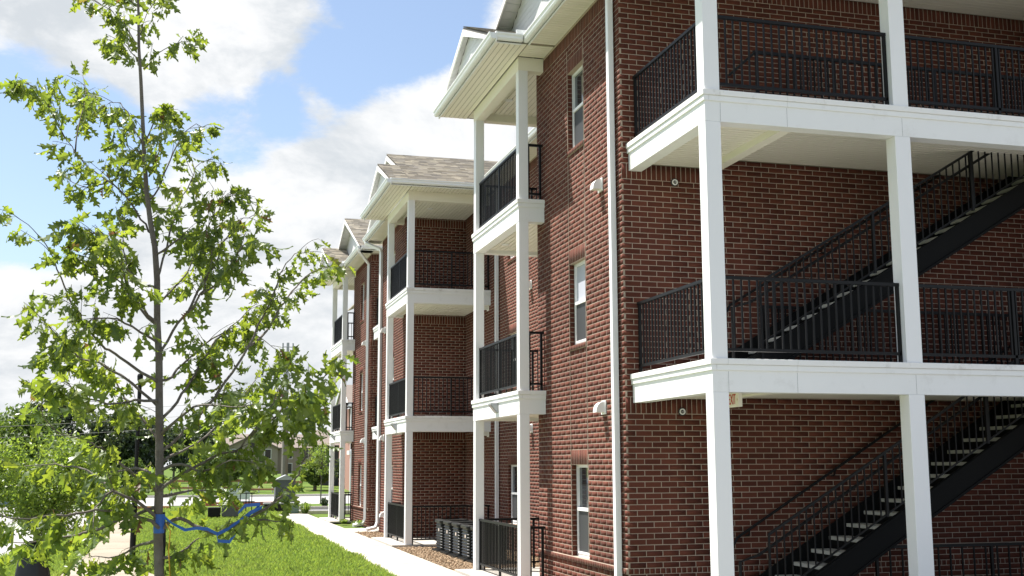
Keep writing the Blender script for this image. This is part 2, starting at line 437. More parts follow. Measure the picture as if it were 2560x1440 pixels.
raw('brickwork', V, Fq, 'brick', BD, kind='stuff')
# near wall bricks: the 300 that show largest are objects, the others one mesh
nw = MB().box(Xf+.03, 15.5, A0+.205, A0+.24, .05, 9.5).build('wall_backing', 'mortar', BD)
def vis(b):
    z = (b[2]+b[3])/2; x = (b[0]+b[1])/2
    hid = (2.95 < z < 3.75) or (6.4 < z < 7.2) or z < .9 or z > 9.4
    if 6.9 < x < 7.9: hid = True
    return hid, (x*x+A0*A0+(z-2.1)**2)
vb = sorted(near_bricks, key=vis); single = [b for b in vb if not vis(b)[0] and b[1]-b[0] > .2][:300]
ids = {id(b) for b in single}
cache = {}
for b in single:
    key = (round(b[1]-b[0], 3), round(b[3]-b[2], 3))
    if key not in cache: cache[key] = MB().box(0, key[0], 0, .03, 0, key[1]).mesh('brick', 'brick')
    o = bpy.data.objects.new('brick', cache[key]); COL.objects.link(o); o.parent = BD
    o.location = Vector((b[0], b[4], b[2]))-Vector(BD.location)
rest = [b for b in near_bricks if id(b) not in ids]
V = []; Fq = []
for i, (a, b, za, zb, n1) in enumerate(rest):
    n0 = A0+.02
    V.append([(a, n0, za), (b, n0, za), (b, n0, zb), (a, n0, zb), (a, n1, za), (b, n1, za), (b, n1, zb), (a, n1, zb)]); Fq.append(BQ+i*8)
raw('brickwork', np.array(V).reshape(-1, 3), np.concatenate(Fq), 'brick', BD, kind='stuff')

# ---- windows (> frame, pane, blind, screen)
def window(X, y0, y1, k0, k1, blind):
    z0, z1 = S(k0), S(k1); xf = X+.085; t = .045; zm = (z0+z1)/2+.02
    m = MB()
    m.box(xf, xf+.07, y0, y0+t, z0, z1).box(xf, xf+.07, y1-t, y1, z0, z1).box(xf, xf+.07, y0+t, y1-t, z0, z0+t).box(xf, xf+.07, y0+t, y1-t, z1-t, z1)
    m.box(xf-.012, xf+.05, y0+t, y1-t, zm-.025, zm+.025)
    m.box(xf-.008, xf+.03, y0+t, y0+t+.03, z0+t, zm-.025).box(xf-.008, xf+.03, y1-t-.03, y1-t, z0+t, zm-.025).box(xf-.008, xf+.03, y0+t+.03, y1-t-.03, z0+t, z0+t+.035)
    w = m.build('window', 'frame', BD)
    MB().box(xf+.04, xf+.048, y0+t, y1-t, zm+.025, z1-t).build('pane', 'glass', w)
    MB().box(xf+.012, xf+.018, y0+t+.03, y1-t-.03, z0+t+.035, zm-.025).build('insect_screen', 'screen', w)
    MB().box(X+.2, X+.22, y0, y1, z0, z1).build('dark_room_backing', 'darkglass', w)  # dark sheet stands in for the unlit room
    if blind: MB().box(xf+.037, xf+.0395, y0+t+.16, y1-t, zm+.03, z1-t-.002).build('blind', 'blind', w, label='pale blind drawn behind the upper pane')
for i, (a, b) in enumerate(WK):
    window(Xf, 17.6, 18.44, a, b, i == 1)
    window(Xf, mir(18.44), mir(17.6), a, b, False)
    window(Xf, 17.6+24.67, 18.44+24.67, a, b, False)
    window(XB, 28.08, 29.1, a, b, False)
for y in (17.6, 18.44):
    MB().box(Xf-.0095, Xf, y-.005, y+.005, .75, 9.2).build('control_joint', 'mortar', BD)

# ---- decks
def deck(x0, x1, y0, y1, zc, sides, boards, wallx=None, nm='balcony_deck', ceil=None, capend=None):
    bt = .2; zb = zc-.415
    d = MB().box(x0+.05, x1, y0+.05, y1-.02, zc-.075, zc-.03).build(nm, 'cap', BD)
    cap = MB(); mold = MB(); beam = MB()
    e = .035; e2 = .02
    if 'L' in sides:
        ya = y0; yb = y1
        cap.box(x0-e, x0+bt, ya-e, yb+e, zc-.075, zc)
        mold.box(x0-e2, x0+.05, ya-e2, yb+e2, zc-.15, zc-.075)
        beam.box(x0, x0+bt, ya, yb, zb, zc-.078)
    if 'N' in sides:
        b0 = bt+.001 if 'L' in sides else 0; m0 = .051 if 'L' in sides else 0
        cap.box(x0+b0, x1, y0-e, y0+bt, zc-.075, zc-.0005)
        mold.box(x0+m0, x1, y0-e2, y0+.05, zc-.15, zc-.0755)
        beam.box(x0+b0, x1, y0, y0+bt, zb+.0005, zc-.0785)
    if 'F' in sides:
        cap.box(x0+bt+.001, x1, y1-bt, y1+e, zc-.075, zc-.0005)
        beam.box(x0+bt+.001, x1, y1-bt, y1, zb+.0005, zc-.0785)
    cap.build('deck_cap', 'cap', d, bevel=.006); mold.build('deck_moulding', 'trim', d, bevel=.008); beam.build('fascia_beam', 'trim', d)
    zc2 = (zb+.07) if ceil is None else ceil
    ax0 = x0+(bt if 'L' in sides else 0); ay0 = y0+(bt if 'N' in sides else 0); ay1 = y1-(bt if 'F' in sides else 0)
    cb = MB().box(ax0, x1, ay0, ay1, zc2+.014, zc2+.02).build('ceiling', 'gap', d)
    w = .1
    if boards == 'x':
        n = int((ay1-ay0)/w)
        for i in range(n):
            a = ay0+i*w
            MB().box(ax0+.002, x1-.002, a+.011, a+w-.010, zc2, zc2+.013).build('ceiling_board', 'vinyl', d)
    else:
        n = int((x1-ax0)/w); mb = MB()
        for i in range(n): mb.box(ax0+i*w+.009, ax0+(i+1)*w-.009, ay0+.002, ay1-.002, zc2, zc2+.013)
        mb.build('ceiling_board', 'vinyl', d, kind='stuff')
    return d
def post(x, y, w, z0, z1, d=None):
    d = d or w
    return MB().box(x, x+w, y, y+d, z0, z1).build('post', 'post', BD, bevel=.006)
pick_used = [0]
def railing(p0, p1, z, h=1.06, sp=.11, single=False, mid=True, ends=(1, 1), name='railing', zb=.11):
    p0, p1 = Vector(p0), Vector(p1); L = (p1-p0).length; d = (p1-p0)/L; px = Vector((-d.y, d.x))
    ax = abs(d.x) > .5
    def bar(mb, s0, s1, hw, za, zb_):
        a, b = p0+d*s0, p0+d*s1
        if ax: mb.box(a.x, b.x, a.y-hw, a.y+hw, za, zb_)
        else: mb.box(a.x-hw, a.x+hw, a.y, b.y, za, zb_)
    m = MB(); bar(m, -.03, L+.03, .024, z+h-.042, z+h); bar(m, 0, L, .02, z+zb-.006, z+zb+.032)
    for s, e in ((0, ends[0]), (L-.04, ends[1])):
        if e: bar(m, s, s+.04, .02, z, z+h-.035)
    if mid: bar(m, L/2-.02, L/2+.02, .02, z, z+h-.035)
    r = m.build(name, 'black', BD)
    n = int((L-.08)/sp); g = (L-.08)/max(n, 1)
    one = MB(); me = None
    for i in range(1, n):
        s = .04+i*g
        if mid and abs(s-L/2) < .03: continue
        if single and pick_used[0] < 300:
            if me is None: me = MB().box(-.0105, .0105, -.0105, .0105, 0, h-.035-zb-.03).mesh('picket', 'black')
            o = bpy.data.objects.new('picket', me); COL.objects.link(o); o.parent = r; q = p0+d*s; o.location = (q.x, q.y, z+zb+.03); o.matrix_parent_inverse = Matrix.Translation(-PW(r)); pick_used[0] += 1
        else: bar(one, s-.0105, s+.0105, .0105, z+zb+.03, z+h-.035)
    if one.v: one.build('pickets', 'black', r, kind='stuff')
    return r
# near stair balconies
NX0, NY0, NY1 = 6.254, 13.23, A0-.012
PX2 = 9.02
for zc, cl in ((F2, 3.06), (F3, 6.56)):
    d = deck(NX0, pier, NY0, NY1, zc, 'LN', 'x', ceil=cl)
    # right of the cross beam the ceiling sits higher
    d2 = deck(pier+.0005, 15.6, NY0, NY1, zc, 'N', 'x', ceil=3.09 if zc == F2 else 6.72, nm='stair_landing')
    MB().box(pier, pier+.158, NY0+.2, NY1, zc-.415 if zc == F3 else zc-.38, zc-.08).build('cross_beam', 'vinyl', BD)
for zc in (F2, F3):
    for x in (6.47, 7.42, 9.14, 11.4):
        MB().box(x-.0015, x+.0015, NY0-.0006, NY0+.001, zc-.412, zc-.16).build('board_seam', 'darkring', BD)
# balcony ceiling and roof over the top landing
for (z0, z1) in ((0, F2-.415), (F2, F3-.415), (F3, 9.6)):
    post(NX0, NY0, .215, z0, z1); post(PX2, NY0, .235, z0, z1, .215); post(PX2+3.3, NY0, .235, z0, z1, .215)
ry = NY0+.11
for z in (F2, F3):
    railing((NX0+.22, ry), (PX2-.002, ry), z, single=True, mid=False)
    railing((PX2+.24, ry), (PX2+3.29, ry), z, single=True)
    railing((NX0+.11, NY0+.22), (NX0+.11, NY1-.03), z, single=True, mid=False)
# stair guards on the landings
railing((7.62, 14.42), (13.5, 14.42), F3, single=False, name='stair_guard')
MB().tube([(7.62, 14.42, F3+1.04), (7.2, 14.42, F3+.66)], .02, 6).build('guard_return', 'black', BD)
railing((8.3, 15.75), (13.5, 15.75), F2, single=False, name='stair_guard')
railing((9.6, 15.1), (13.5, 15.1), 0, h=.95, sp=.2, name='stair_guard')
# bay balconies
def bay(y0, y1, near_side, x1, single, x1b=None):
    for zc in (F2, F3):
        deck(Xb, x1, y0, y1, zc, 'LNF', 'y')
    for (z0, z1) in ((0, F2-.415), (F2, F3-.415), (F3, 9.3)):
        post(Xb+.005, y0, .18, z0, z1); post(Xb+.005, y1-.185, .18, z0, z1)
    MB().box(Xb-.35, x1+.1, y0-.05, y1+.1, .0, .05).build('porch_slab', 'concrete', BD)
    for z in (.05, F2, F3):
        railing((Xb+.1, y0+.185), (Xb+.1, y1-.19), z, single=single, h=1.0 if z < 1 else 1.06)
        xe = near_side
        railing((Xb+.19, y0+.09), (xe, y0+.09), z, single=single, h=1.0 if z < 1 else 1.06, mid=(xe-Xb) > 1)
        railing((Xb+.19, y1-.09), (XB-.02, y1-.09), z, single=False, h=1.0 if z < 1 else 1.06, mid=True)
    # header beam and ceiling under the eave
    h = MB().box(Xb+.002, Xb+.2, y0, y1, 9.3, TOP).box(Xb+.2, x1, y0+.001, y0+.2, 9.3, TOP).box(Xb+.2, x1, y1-.2, y1-.001, 9.3, TOP).build('header_beam', 'vinyl', BD)
    mb = MB(); n = int((x1-Xb-.2)/.1)
    for i in range(n): mb.box(Xb+.2+i*.1+.008, Xb+.2+(i+1)*.1-.008, y0+.2, y1-.2, 9.46, 9.472)
    mb.build('ceiling_board', 'vinyl', h, kind='stuff')
    MB().box(Xb+.2, x1, y0+.2, y1-.2, 9.474, 9.48).build('ceiling', 'gap', h)
bay(19.84, 23.3, Xf-.03, XB, True)
bay(30.85, 34.28, XB-.03, XB, True)
bay(44.5, 47.95, Xf-.03, XB, False)
# breezeway decks between the far blocks
for zc in (F2, F3):
    deck(NX0, 9.4, C1+.012, D0-.012, zc, 'L', 'y')
    railing((NX0+.11, C1+.03), (NX0+.11, D0-.03), zc)

# ---- eaves: soffit, fascia, gutter
ZE = 9.7
def soffit(x0, x1, y0, y1, along):
    s = MB().box(x0, x1, y0, y1, TOP+.012, TOP+.03).build('soffit', 'gap', BD)
    mb = MB(); w = .1
    if along == 'x':
        for i in range(int((y1-y0)/w)): mb.box(x0+.003, x1-.003, y0+i*w+.007, y0+(i+1)*w-.007, TOP, TOP+.011)
    else:
        for i in range(max(1, int((x1-x0)/w))): mb.box(x0+i*w+.007, x0+(i+1)*w-.007, y0+.003, y1-.003, TOP, TOP+.011)
    mb.build('soffit_board', 'vinyl', s, kind='stuff')
GP = [(0, -.11), (.03, -.125), (.075, -.12), (.1, -.085), (.098, -.05), (.12, -.02), (.12, 0), (.105, 0), (.1, -.012), (0, -.012)]
def gutter(x0, y0, x1, y1, sx, sy, back=True):
    """straight run; (sx,sy) outward side"""
    m = MB()
    if abs(sx): m.prism([(x0+sx*p[0], ZE+p[1]) for p in GP], 'y', y0, y1)
    else: m.prism([(y0+sy*p[0], ZE+p[1]) for p in GP], 'x', x0, x1)
    g = m.build('gutter', 'gutter', BD)
    if abs(sx): MB().box(x0, x0-sx*.025, y0, y1, TOP-.01, ZE+.02).build('fascia', 'trim', g)
    else: MB().box(x0, x1, y0, y0-sy*.025, TOP-.01, ZE+.02).build('fascia', 'trim', g)
    return g
GX, GB, GR = 5.66, 5.04, 7.5
# facade A run, bay run, near eave of bay
def eave_front(y0, y1, b0, b1):
    """block gutter from y0..y1 at GX except bay b0..b1 at GB"""
    near = b0-y0 > .3
    if near: gutter(GX, y0, GX, b0-.002, -1, 0); soffit(GX, Xf, y0, b0, 'x')
    else: gutter(GX, b1+.002, GX, y1, -1, 0); soffit(GX, Xf, b1, y1, 'x')
    gutter(GB, b0-.1, GB, b1+.1, -1, 0); soffit(GB, Xb, b0, b1, 'y')
AE0, AE1 = 15.32, 23.9
CE0, CE1 = 30.22, 38.8
DE0, DE1 = 39.99, 48.57
eave_front(12.3, AE1, 19.2, AE1)
eave_front(CE0, CE1, CE0, 34.92)
eave_front(DE0, DE1, 43.87, DE1)
soffit(Xb, XB, 19.2, 19.84, 'x') if False else None
soffit(Xb, Xf, 19.2, 19.84, 'x'); soffit(Xb, GR+.4, CE0, 30.85, 'y'); soffit(Xb, Xf, 34.28, 34.92, 'x'); soffit(Xb, Xf, 43.87, 44.5, 'x')
gutter(GB+.025, 19.2, GX-.12, 19.2, 0, -1)          # bay 1 near return
gutter(GB+.025, CE0, GR, CE0, 0, -1)
gutter(GB+.025, 43.87, GX-.12, 43.87, 0, -1)
gutter(GX+.025, DE0, 9.4, DE0, 0, -1); gutter(GX+.025, CE1, 9.4, CE1, 0, 1)
soffit(GX, 9.4, DE0, D0, 'x'); soffit(GX, 9.4, C1, CE1, 'x')
gutter(GR, AE1+.05, GR, CE0-.13, -1, 0); soffit(GR, XB, AE1, CE0, 'x')
soffit(Xb, XB, 23.3, AE1, 'x')
soffit(Xf, 15.5, 12.3, A0, 'x')
MB().box(Xf+.3, 15.5, NY0+.0, NY0+.2, 9.3, TOP-.002).build('header_beam', 'trim', BD)
for (x, y) in ((5.42, 19.12), (5.5, 43.8)):
    MB().box(x, x+.25, y+.0, y+.02, ZE+.005, ZE+.09).box(x+.25, x+.27, y-.02, y+.1, ZE+.005, ZE+.15).build('splash_guard', 'gutter', BD)

# ---- roofs
SL = .43
def slope_tiles(name, x0, x1, y0, y1, z0, z1, clip=None, parent=None):
    """shingles on a slope rising from (y0,z0) to (y1,z1), spanning x0..x1"""
    L = math.hypot(y1-y0, z1-z0); ey = (y1-y0)/L; ez = (z1-z0)/L
    nz = (-ez, ey) if ey > 0 else (ez, -ey)  # upward normal in (y,z)
    ex = .145; V = []; Fq = []; n = 0; row = 0; s = -.03
    while s < L-.02:
        x = x0-random.uniform(0, .3)
        while x < x1:
            w = random.uniform(.16, .34); a, b = max(x, x0), min(x+w, x1)
            x += w
            if b-a < .03: continue
            s0, s1 = s, min(s+ex*1.5, L); h0, h1 = .014+random.uniform(0, .004), .003
            P = lambda xx, ss, h: (xx, y0+ey*ss+nz[0]*h, z0+ez*ss+nz[1]*h)
            V += [P(a, s0, 0), P(b, s0, 0), P(b, s0, h0), P(a, s0, h0), P(b, s1, h1), P(a, s1, h1)]
            Fq += [(n, n+1, n+2, n+3), (n+3, n+2, n+4, n+5)]; n += 6
        s += ex; row += 1
    return raw(name, np.array(V), np.array(Fq), 'shingle', parent, kind='stuff')
def gable(xfront, xface, xback, y0, y1, tiles=True, nearx0=None, name='gable_roof'):
    yc = (y0+y1)/2; zr = ZE+SL*(yc-y0); t = .05
    m = MB()
    m.prism([(y0, ZE-.01), (yc, zr-.01), (yc, zr-.01-t), (y0, ZE-.01-t)], 'x', xfront, xback)
    m.prism([(yc, zr-.01), (y1, ZE-.01), (y1, ZE-.01-t), (yc, zr-.01-t)], 'x', xfront, xback)
    r = m.build(name, 'roofedge', BD)
    if tiles:
        slope_tiles('shingles', xfront-.02, xback, y0, yc, ZE, zr, parent=r)
    # rake boards
    k = MB(); w = .14
    for (ya, yb) in ((y0, yc), (y1, yc)):
        k.prism([(ya, ZE-.065), (yb, zr-.065), (yb, zr-.065-w), (ya+(.3 if ya < yb else -.3), ZE-.065-.0), ] if False else [(ya, ZE-.062), (yb, zr-.062), (yb, zr-.062-w), (ya, ZE-.062-w*.35)], 'x', xfront-.015, xfront+.012)
    k.build('rake_board', 'trim', r)
    # gable face of lapped siding and the soffit of the rake
    n = int((zr-ZE-.1)/.115); sd = []
    for i in range(n):
        za = ZE-.06+i*.115; zb = za+.11
        ins = (za-ZE+.16)/SL
        ins2 = (zb-ZE+.1)/SL
        ya, yb = y0+max(0, ins), y1-max(0, ins)
        if yb-ya < .15: break
        MB().prism([(ya, za), (yb, za), (y1-ins2-.02, zb), (y0+ins2+.02, zb)], 'x', xface-.012, xface).build('siding_board', 'siding', r)
    MB().prism([(y0+.1, ZE-.1), (y1-.1, ZE-.1), (yc, zr-.1)], 'x', xface+.001, xface+.03).build('gable_wall', 'siding', r)
    s = MB()
    for (ya, yb) in ((y0, yc), (y1, yc)):
        for j in range(22):
            f0, f1 = j/22+.0015, (j+1)/22-.0015
            a, b = ya+(yb-ya)*f0, ya+(yb-ya)*f1; za, zb = ZE+(zr-ZE)*f0-.068, ZE+(zr-ZE)*f1-.068
            s.prism([(a, za), (b, zb), (b, zb-.01), (a, za-.01)], 'x', xfront+.013, xface)
    s.build('rake_soffit', 'siding', r)
    k2 = MB()
    for (ya, yb) in ((y0, yc), (y1, yc)): k2.prism([(ya, ZE-.061), (yb, zr-.061), (yb, zr-.067), (ya, ZE-.067)], 'x', xfront+.013, xface)
    k2.build('soffit_backing', 'siding', r)
    return r
gable(5.02, 5.16, 5.95, 19.2, AE1)
gable(5.64, 5.97, 15.5, AE0, AE1, tiles=False)
gable(5.06, 5.2, 5.63, CE0, 34.92)
gable(5.64, 5.97, 15.5, CE0, CE1)
gable(5.02, 5.16, 5.95, 43.87, DE1)
gable(5.64, 5.97, 15.5, DE0, DE1)
m = MB()
m.prism([(GR-.02, ZE), (14.5, ZE+SL*6.9), (14.5, ZE+SL*6.9-.06), (GR-.02, ZE-.06)], 'y', AE1, CE0)
m.prism([(GX, ZE), (14.5, ZE+SL*8.7), (14.5, ZE+SL*8.7-.06), (GX, ZE-.06)], 'y', 12.2, AE0-.001)
m.prism([(8.9, ZE+.03), (14.5, ZE+2.4), (14.5, ZE+2.34), (8.9, ZE-.03)], 'y', CE1, DE0)
m.prism([(GR, ZE), (14.5, ZE+SL*6.9), (14.5, ZE+SL*6.9-.06), (GR, ZE-.06)], 'y', DE1, 57.3)
m.build('main_roof', 'shingle', BD)

# ---- downspouts
def spout(pts, name='downspout'):
    MB().tube(pts, .062, 4, sq=(.95, 1.15)).build(name, 'gutter', BD)
spout([(6.07, 16.16, 9.6), (6.07, 16.16, .05)])
spout([(5.6, 38.55, 9.62), (5.62, 38.5, 9.5), (6.05, 38.04, 9.22), (6.07, 38.02, 9.1), (6.07, 38.02, .3), (6.0, 38.0, .14), (5.7, 37.9, .08)])
spout([(5.6, 40.05, 9.62), (5.62, 40.1, 9.5), (6.05, 40.78, 9.22), (6.07, 40.8, 9.1), (6.07, 40.8, .3), (6.0, 40.8, .14), (5.65, 40.7, .08)])
spout([(7.91, 29.95, 9.6), (7.91, 29.95, .1)])
spout([(5.85, 43.75, 9.62), (6.07, 43.7, 9.3), (6.07, 43.7, 9.0)]) if False else None

# ---- vent hoods
def hood(X, y, z):
    c = X-.01
    prof = [(c, z+.11)]
    for i in range(6):
        a = R(90+i*15); prof.append((c-.035+.1*math.cos(a)*1.15-.0, z-.04+.15*math.sin(a)))
    prof += [(c-.15, z-.05), (c, z-.05)]
    h = MB().prism(prof, 'y', y-.075, y+.075).build('vent_hood', 'trim', BD)
    MB().box(X-.02, X-.006, y-.1, y+.1, z-.08, z+.13).build('flange', 'trim', h)
for z in (6.42, 2.95):
    hood(Xf, 16.82, z); hood(XB, 26.92, z); hood(XB, 31.1, z); hood(Xf, mir(16.9)+.15, z); hood(Xf, 16.9+24.67, z)
hood(Xf, 37.1, .55)
def wallpack(x, y, z):
    m = MB().prism([(x, z+.09), (x-.14, z+.09), (x-.14, z+.06), (x-.02, z-.09), (x, z-.09)], 'y', y-.11, y+.11)
    w = m.build('wall_light', 'metal', BD)
    MB().poly([(x-.145, y-.09, z+.055), (x-.145, y+.09, z+.055), (x-.03, y+.09, z-.085), (x-.03, y-.09, z-.085)]).build('lens', 'darkglass', w)
wallpack(Xb-.001, 21.4, F2-.24); wallpack(Xb-.001, 32.4, F2-.24); wallpack(NX0-.001, 39.3, F2-.24); wallpack(Xb-.001, 46.2, F2-.24)
# recessed ceiling lights
for (x, y, z) in ((7.98, 13.8, 6.71), (10.85, 13.65, 6.71), (6.1, 22.1, 9.458), (6.1, 22.4, F3-.35), (6.6, 32.5, 9.458)):
    MB().lathe([(.075, -.012), (.085, -.004), (.085, 0.)], x, y, z).build('ceiling_light', 'trim', BD, smooth=False)

# ================================================================== things on the building
for i, (x, z, lb) in enumerate(((6.99, 6.33, 'round white ringed fire sprinkler on the brick wall under the top balcony'), (7.02, 2.88, 'round white ringed fire sprinkler on the brick wall under the lower balcony'))):
    t = thing('wall_sprinkler', lb, 'sprinkler', (x, A0, z), 'ringed wall fittings beside the stair')
    def ring(r0, r1, y0, y1, nm, m_):
        mb = MB(); n = 20; v = []
        for j in range(n):
            a = 2*math.pi*j/n
            for (r, y) in ((r0, y0), (r1, y0), (r1, y1), (r0, y1)): mb.v.append((x+r*math.cos(a), y, z+r*math.sin(a)))
        for j in range(n):
            a = j*4; b = ((j+1) % n)*4
            for q in range(4): mb.f.append([a+q, b+q, b+(q+1) % 4, a+(q+1) % 4])
        mb.build(nm, m_, t)
    ring(.001, .062, A0-.02, A0-.005, 'back_plate', 'darkring')
    ring(.028, .046, A0-.034, A0-.0205, 'escutcheon_ring', 'trim')
    MB().tube([(x, A0-.02, z), (x+.004, A0-.05, z)], .014, 8).build('sprinkler_head', 'metal', t)
    MB().box(x-.002, x+.03, A0-.034, A0-.028, z-.006, z+.006).build('deflector', 'trim', t)
def text(name, body, size, m, parent, M4, extrude=.002):
    cu = bpy.data.curves.new(name, 'FONT'); cu.body = body; cu.size = size; cu.extrude = extrude; cu.align_x = 'CENTER'; cu.align_y = 'CENTER'
    tmp = bpy.data.objects.new('tmp', cu); COL.objects.link(tmp); bpy.context.view_layer.update()
    me = bpy.data.meshes.new_from_object(tmp.evaluated_get(bpy.context.evaluated_depsgraph_get())); bpy.data.objects.remove(tmp)
    me.transform(M4); me.materials.clear(); me.materials.append(MAT[m])
    return link(name, me, parent)
ex = thing('exit_sign', 'small white exit sign with red letters hanging under the lower stair balcony', 'sign', (6.98, 14.1, 2.93))
EX = 6.95
MB().box(EX, EX+.06, 13.95, 14.27, 2.86, 3.05).build('housing', 'exitwhite', ex, bevel=.006)
MB().box(EX+.015, EX+.045, 14.06, 14.16, 3.05, 3.06).build('ceiling_mount', 'exitwhite', ex)
MX = Matrix.Translation((EX-.002, 14.125, 2.955)) @ Matrix(((0, 0, -1, 0), (-1, 0, 0, 0), (0, 1, 0, 0), (0, 0, 0, 1)))
text('lettering', 'EXIT', .185, 'exitred', ex, MX @ Matrix.Diagonal((.55, 1.05, 1, 1)))
MB().poly([(EX-.002, 13.985, 2.975), (EX-.002, 13.97, 2.955), (EX-.002, 13.985, 2.935)]).build('arrow', 'exitred', ex)

# ---- staircases
def stair(zbase, label, lo):
    t = thing('staircase', label, 'staircase', (7.4, 15, zbase))
    X0 = 7.4; n = 19; g, r = .3, .178; ya, yb = 14.46, 15.62
    zs = lambda x: zbase+(x-X0)/g*r
    n = int((13.4-X0)/g)
    for y0, y1 in ((ya-.03, ya), (yb, yb+.03)):
        x0, x1 = X0-.05, 13.4
        MB().prism([(x0, zbase+.0), (x0, zs(x0)+.16), (x1, zs(x1)+.14), (x1, zs(x1)-.24), (X0+.42, zbase+.0)], 'y', y0, y1).build('stringer', 'stringer', t)
    MB().prism([(X0+.42, zs(X0+.42)-.24), (X0+.42, zs(X0+.42)-.2), (13.4, zs(13.4)-.2), (13.4, zs(13.4)-.24)], 'y', ya-.055, ya-.031).build('stringer_flange', 'stringer', t)
    MB().prism([(X0, zs(X0)+.11), (X0, zs(X0)+.14), (13.4, zs(13.4)+.14), (13.4, zs(13.4)+.11)], 'y', ya-.055, ya-.031).build('stringer_flange', 'stringer', t)
    tr = MB().box(-.03, g, ya+.001, yb-.001, -.05, 0).mesh('tread', 'tread'); ri = MB().box(0, .012, ya+.001, yb-.001, -r, -.0505).mesh('riser', 'stringer')
    for i in range(1, n):
        for nm, me in (('tread', tr), ('riser', ri)):
            o = bpy.data.objects.new(nm, me); COL.objects.link(o); o.parent = t; o.location = (X0+(i-1)*g+.3, 0, zbase+i*r); o.matrix_parent_inverse = Matrix.Translation(-Vector(t.location))
    # guard rail with balusters
    xs = 7.58; xe = 13.4; yr = ya-.02
    rl = MB().tube([(xs, yr, zbase), (xs, yr, zs(xs)+1.08), (xe, yr, zs(xe)+1.08)], .024, 4).tube([(xs, yr, zs(xs)+.24), (xe, yr, zs(xe)+.24)], .016, 4)
    for x in (9.4, 11.1): rl.box(x-.02, x+.02, yr-.02, yr+.02, zs(x)+.2, zs(x)+1.07)
    rl = rl.build('guard_rail', 'black', t)
    x = xs+.11
    pm = MB().box(-.0085, .0085, -.0085, .0085, 0, .84).mesh('baluster', 'black')
    while x < xe:
        o = bpy.data.objects.new('baluster', pm); COL.objects.link(o); o.parent = rl; o.location = (x, yr, zs(x)+.23); o.matrix_parent_inverse = Matrix.Translation(-PW(rl)); x += .115
    MB().tube([(7.18, yr+.07, zbase), (7.18, yr+.07, zs(7.18)+.86+.1), (7.45, yr+.07, zs(7.45)+.88), (xe, yr+.07, zs(xe)+.88)], .021, 8).build('handrail', 'black', t)
    w = MB().tube([(7.72, A0-.03, zs(7.8)+.70), (7.74, A0-.1, zs(7.8)+.72), (7.8, A0-.1, zs(7.8)+.82), (xe, A0-.1, zs(xe)+.82)], .021, 8)
    w = w.build('wall_handrail', 'black', t)
    for x in (8.0, 9.45, 10.9, 12.4):
        MB().tube([(x, A0-.005, zs(x)+.72), (x, A0-.08, zs(x)+.74), (x, A0-.1, zs(x)+.8)], .012, 5).lathe([(.04, 0), (.04, .01)], x, A0-.03, zs(x)+.72).build('rail_bracket', 'black', w)
stair(0., 'black steel staircase with grey treads climbing from the ground behind the white posts', True)
stair(F2, 'upper black steel staircase climbing from the first balcony to the top landing', False)

# ================================================================== SETTING
def flat(name, pts, z, m, holes=None, kind='structure', parent=None):
    return MB().poly([(x, y, z) for x, y in pts]).build(name, m, parent, kind=kind)
GZ = -.02
flat('ground', [(-900, -40), (900, -40), (900, 1500), (-900, 1500)], GZ-.03, 'lawn')
flat('lawn', [(-2.2, 4), (3.96, 4), (3.96, 52.4), (-1.6, 52.4), (-1.3, 28), (-.6, 23), (-.2, 4)], GZ, 'lawn')
# sidewalk along the building, slab by slab
sw = bpy.data.objects.new('sidewalk', None); COL.objects.link(sw); sw['kind'] = 'structure'
y = 8.
while y < 52.3:
    MB().box(3.95, 5.33, y+.016, y+1.46, -.12, 0.0+random.uniform(-.002, .002)).build('slab', 'concrete', sw); y += 1.47
MB().box(5.338, 6.1, 38.3, 40.45, -.12, -.002).build('slab', 'concrete', sw)
MB().box(6.1, 9.4, C1+.02, D0-.02, -.1, .03).build('slab', 'concrete', sw)
MB().box(NX0-.1, 15.4, NY0-.15, A0, -.12, .002).build('slab', 'paving', sw)  # unseen stair floor, given a darker tone to cut bounced light
pw = bpy.data.objects.new('footpath', None); COL.objects.link(pw); pw['kind'] = 'structure'
PL = [(-2.6, 16), (-2.35, 20), (-2.25, 25), (-2.17, 33), (-2.3, 40), (-2.35, 48), (-2.5, 58)]
PR = [(1.8, 16), (.9, 20), (-.45, 24.3), (-1.2, 28.5), (-1.2, 33), (-1.42, 40), (-1.62, 48), (-1.7, 58)]
def interp(P, y):
    for a, b in zip(P[:-1], P[1:]):
        if a[1] <= y <= b[1]: return a[0]+(b[0]-a[0])*(y-a[1])/(b[1]-a[1])
    return P[-1][0]
y = 16.
while y < 58:
    st = 1.5; a, b = y, min(y+st-.012, 58)
    MB().prism([(interp(PL, a), a), (interp(PR, a), a), (interp(PR, b), b), (interp(PL, b), b)], 'z', -.12, random.uniform(-.003, .003)).build('slab', 'sandconcrete', pw); y += st
flat('bounce_pavement', [(-4.4, -60), (60, -60), (60, 12.9), (NX0-.1, 12.9), (3.9, 9), (2.2, 7.5), (-.0, 5.2), (-4.4, 5.2)], GZ+.004, 'paving')  # unseen pavement added to bounce sunlight onto the shaded faces
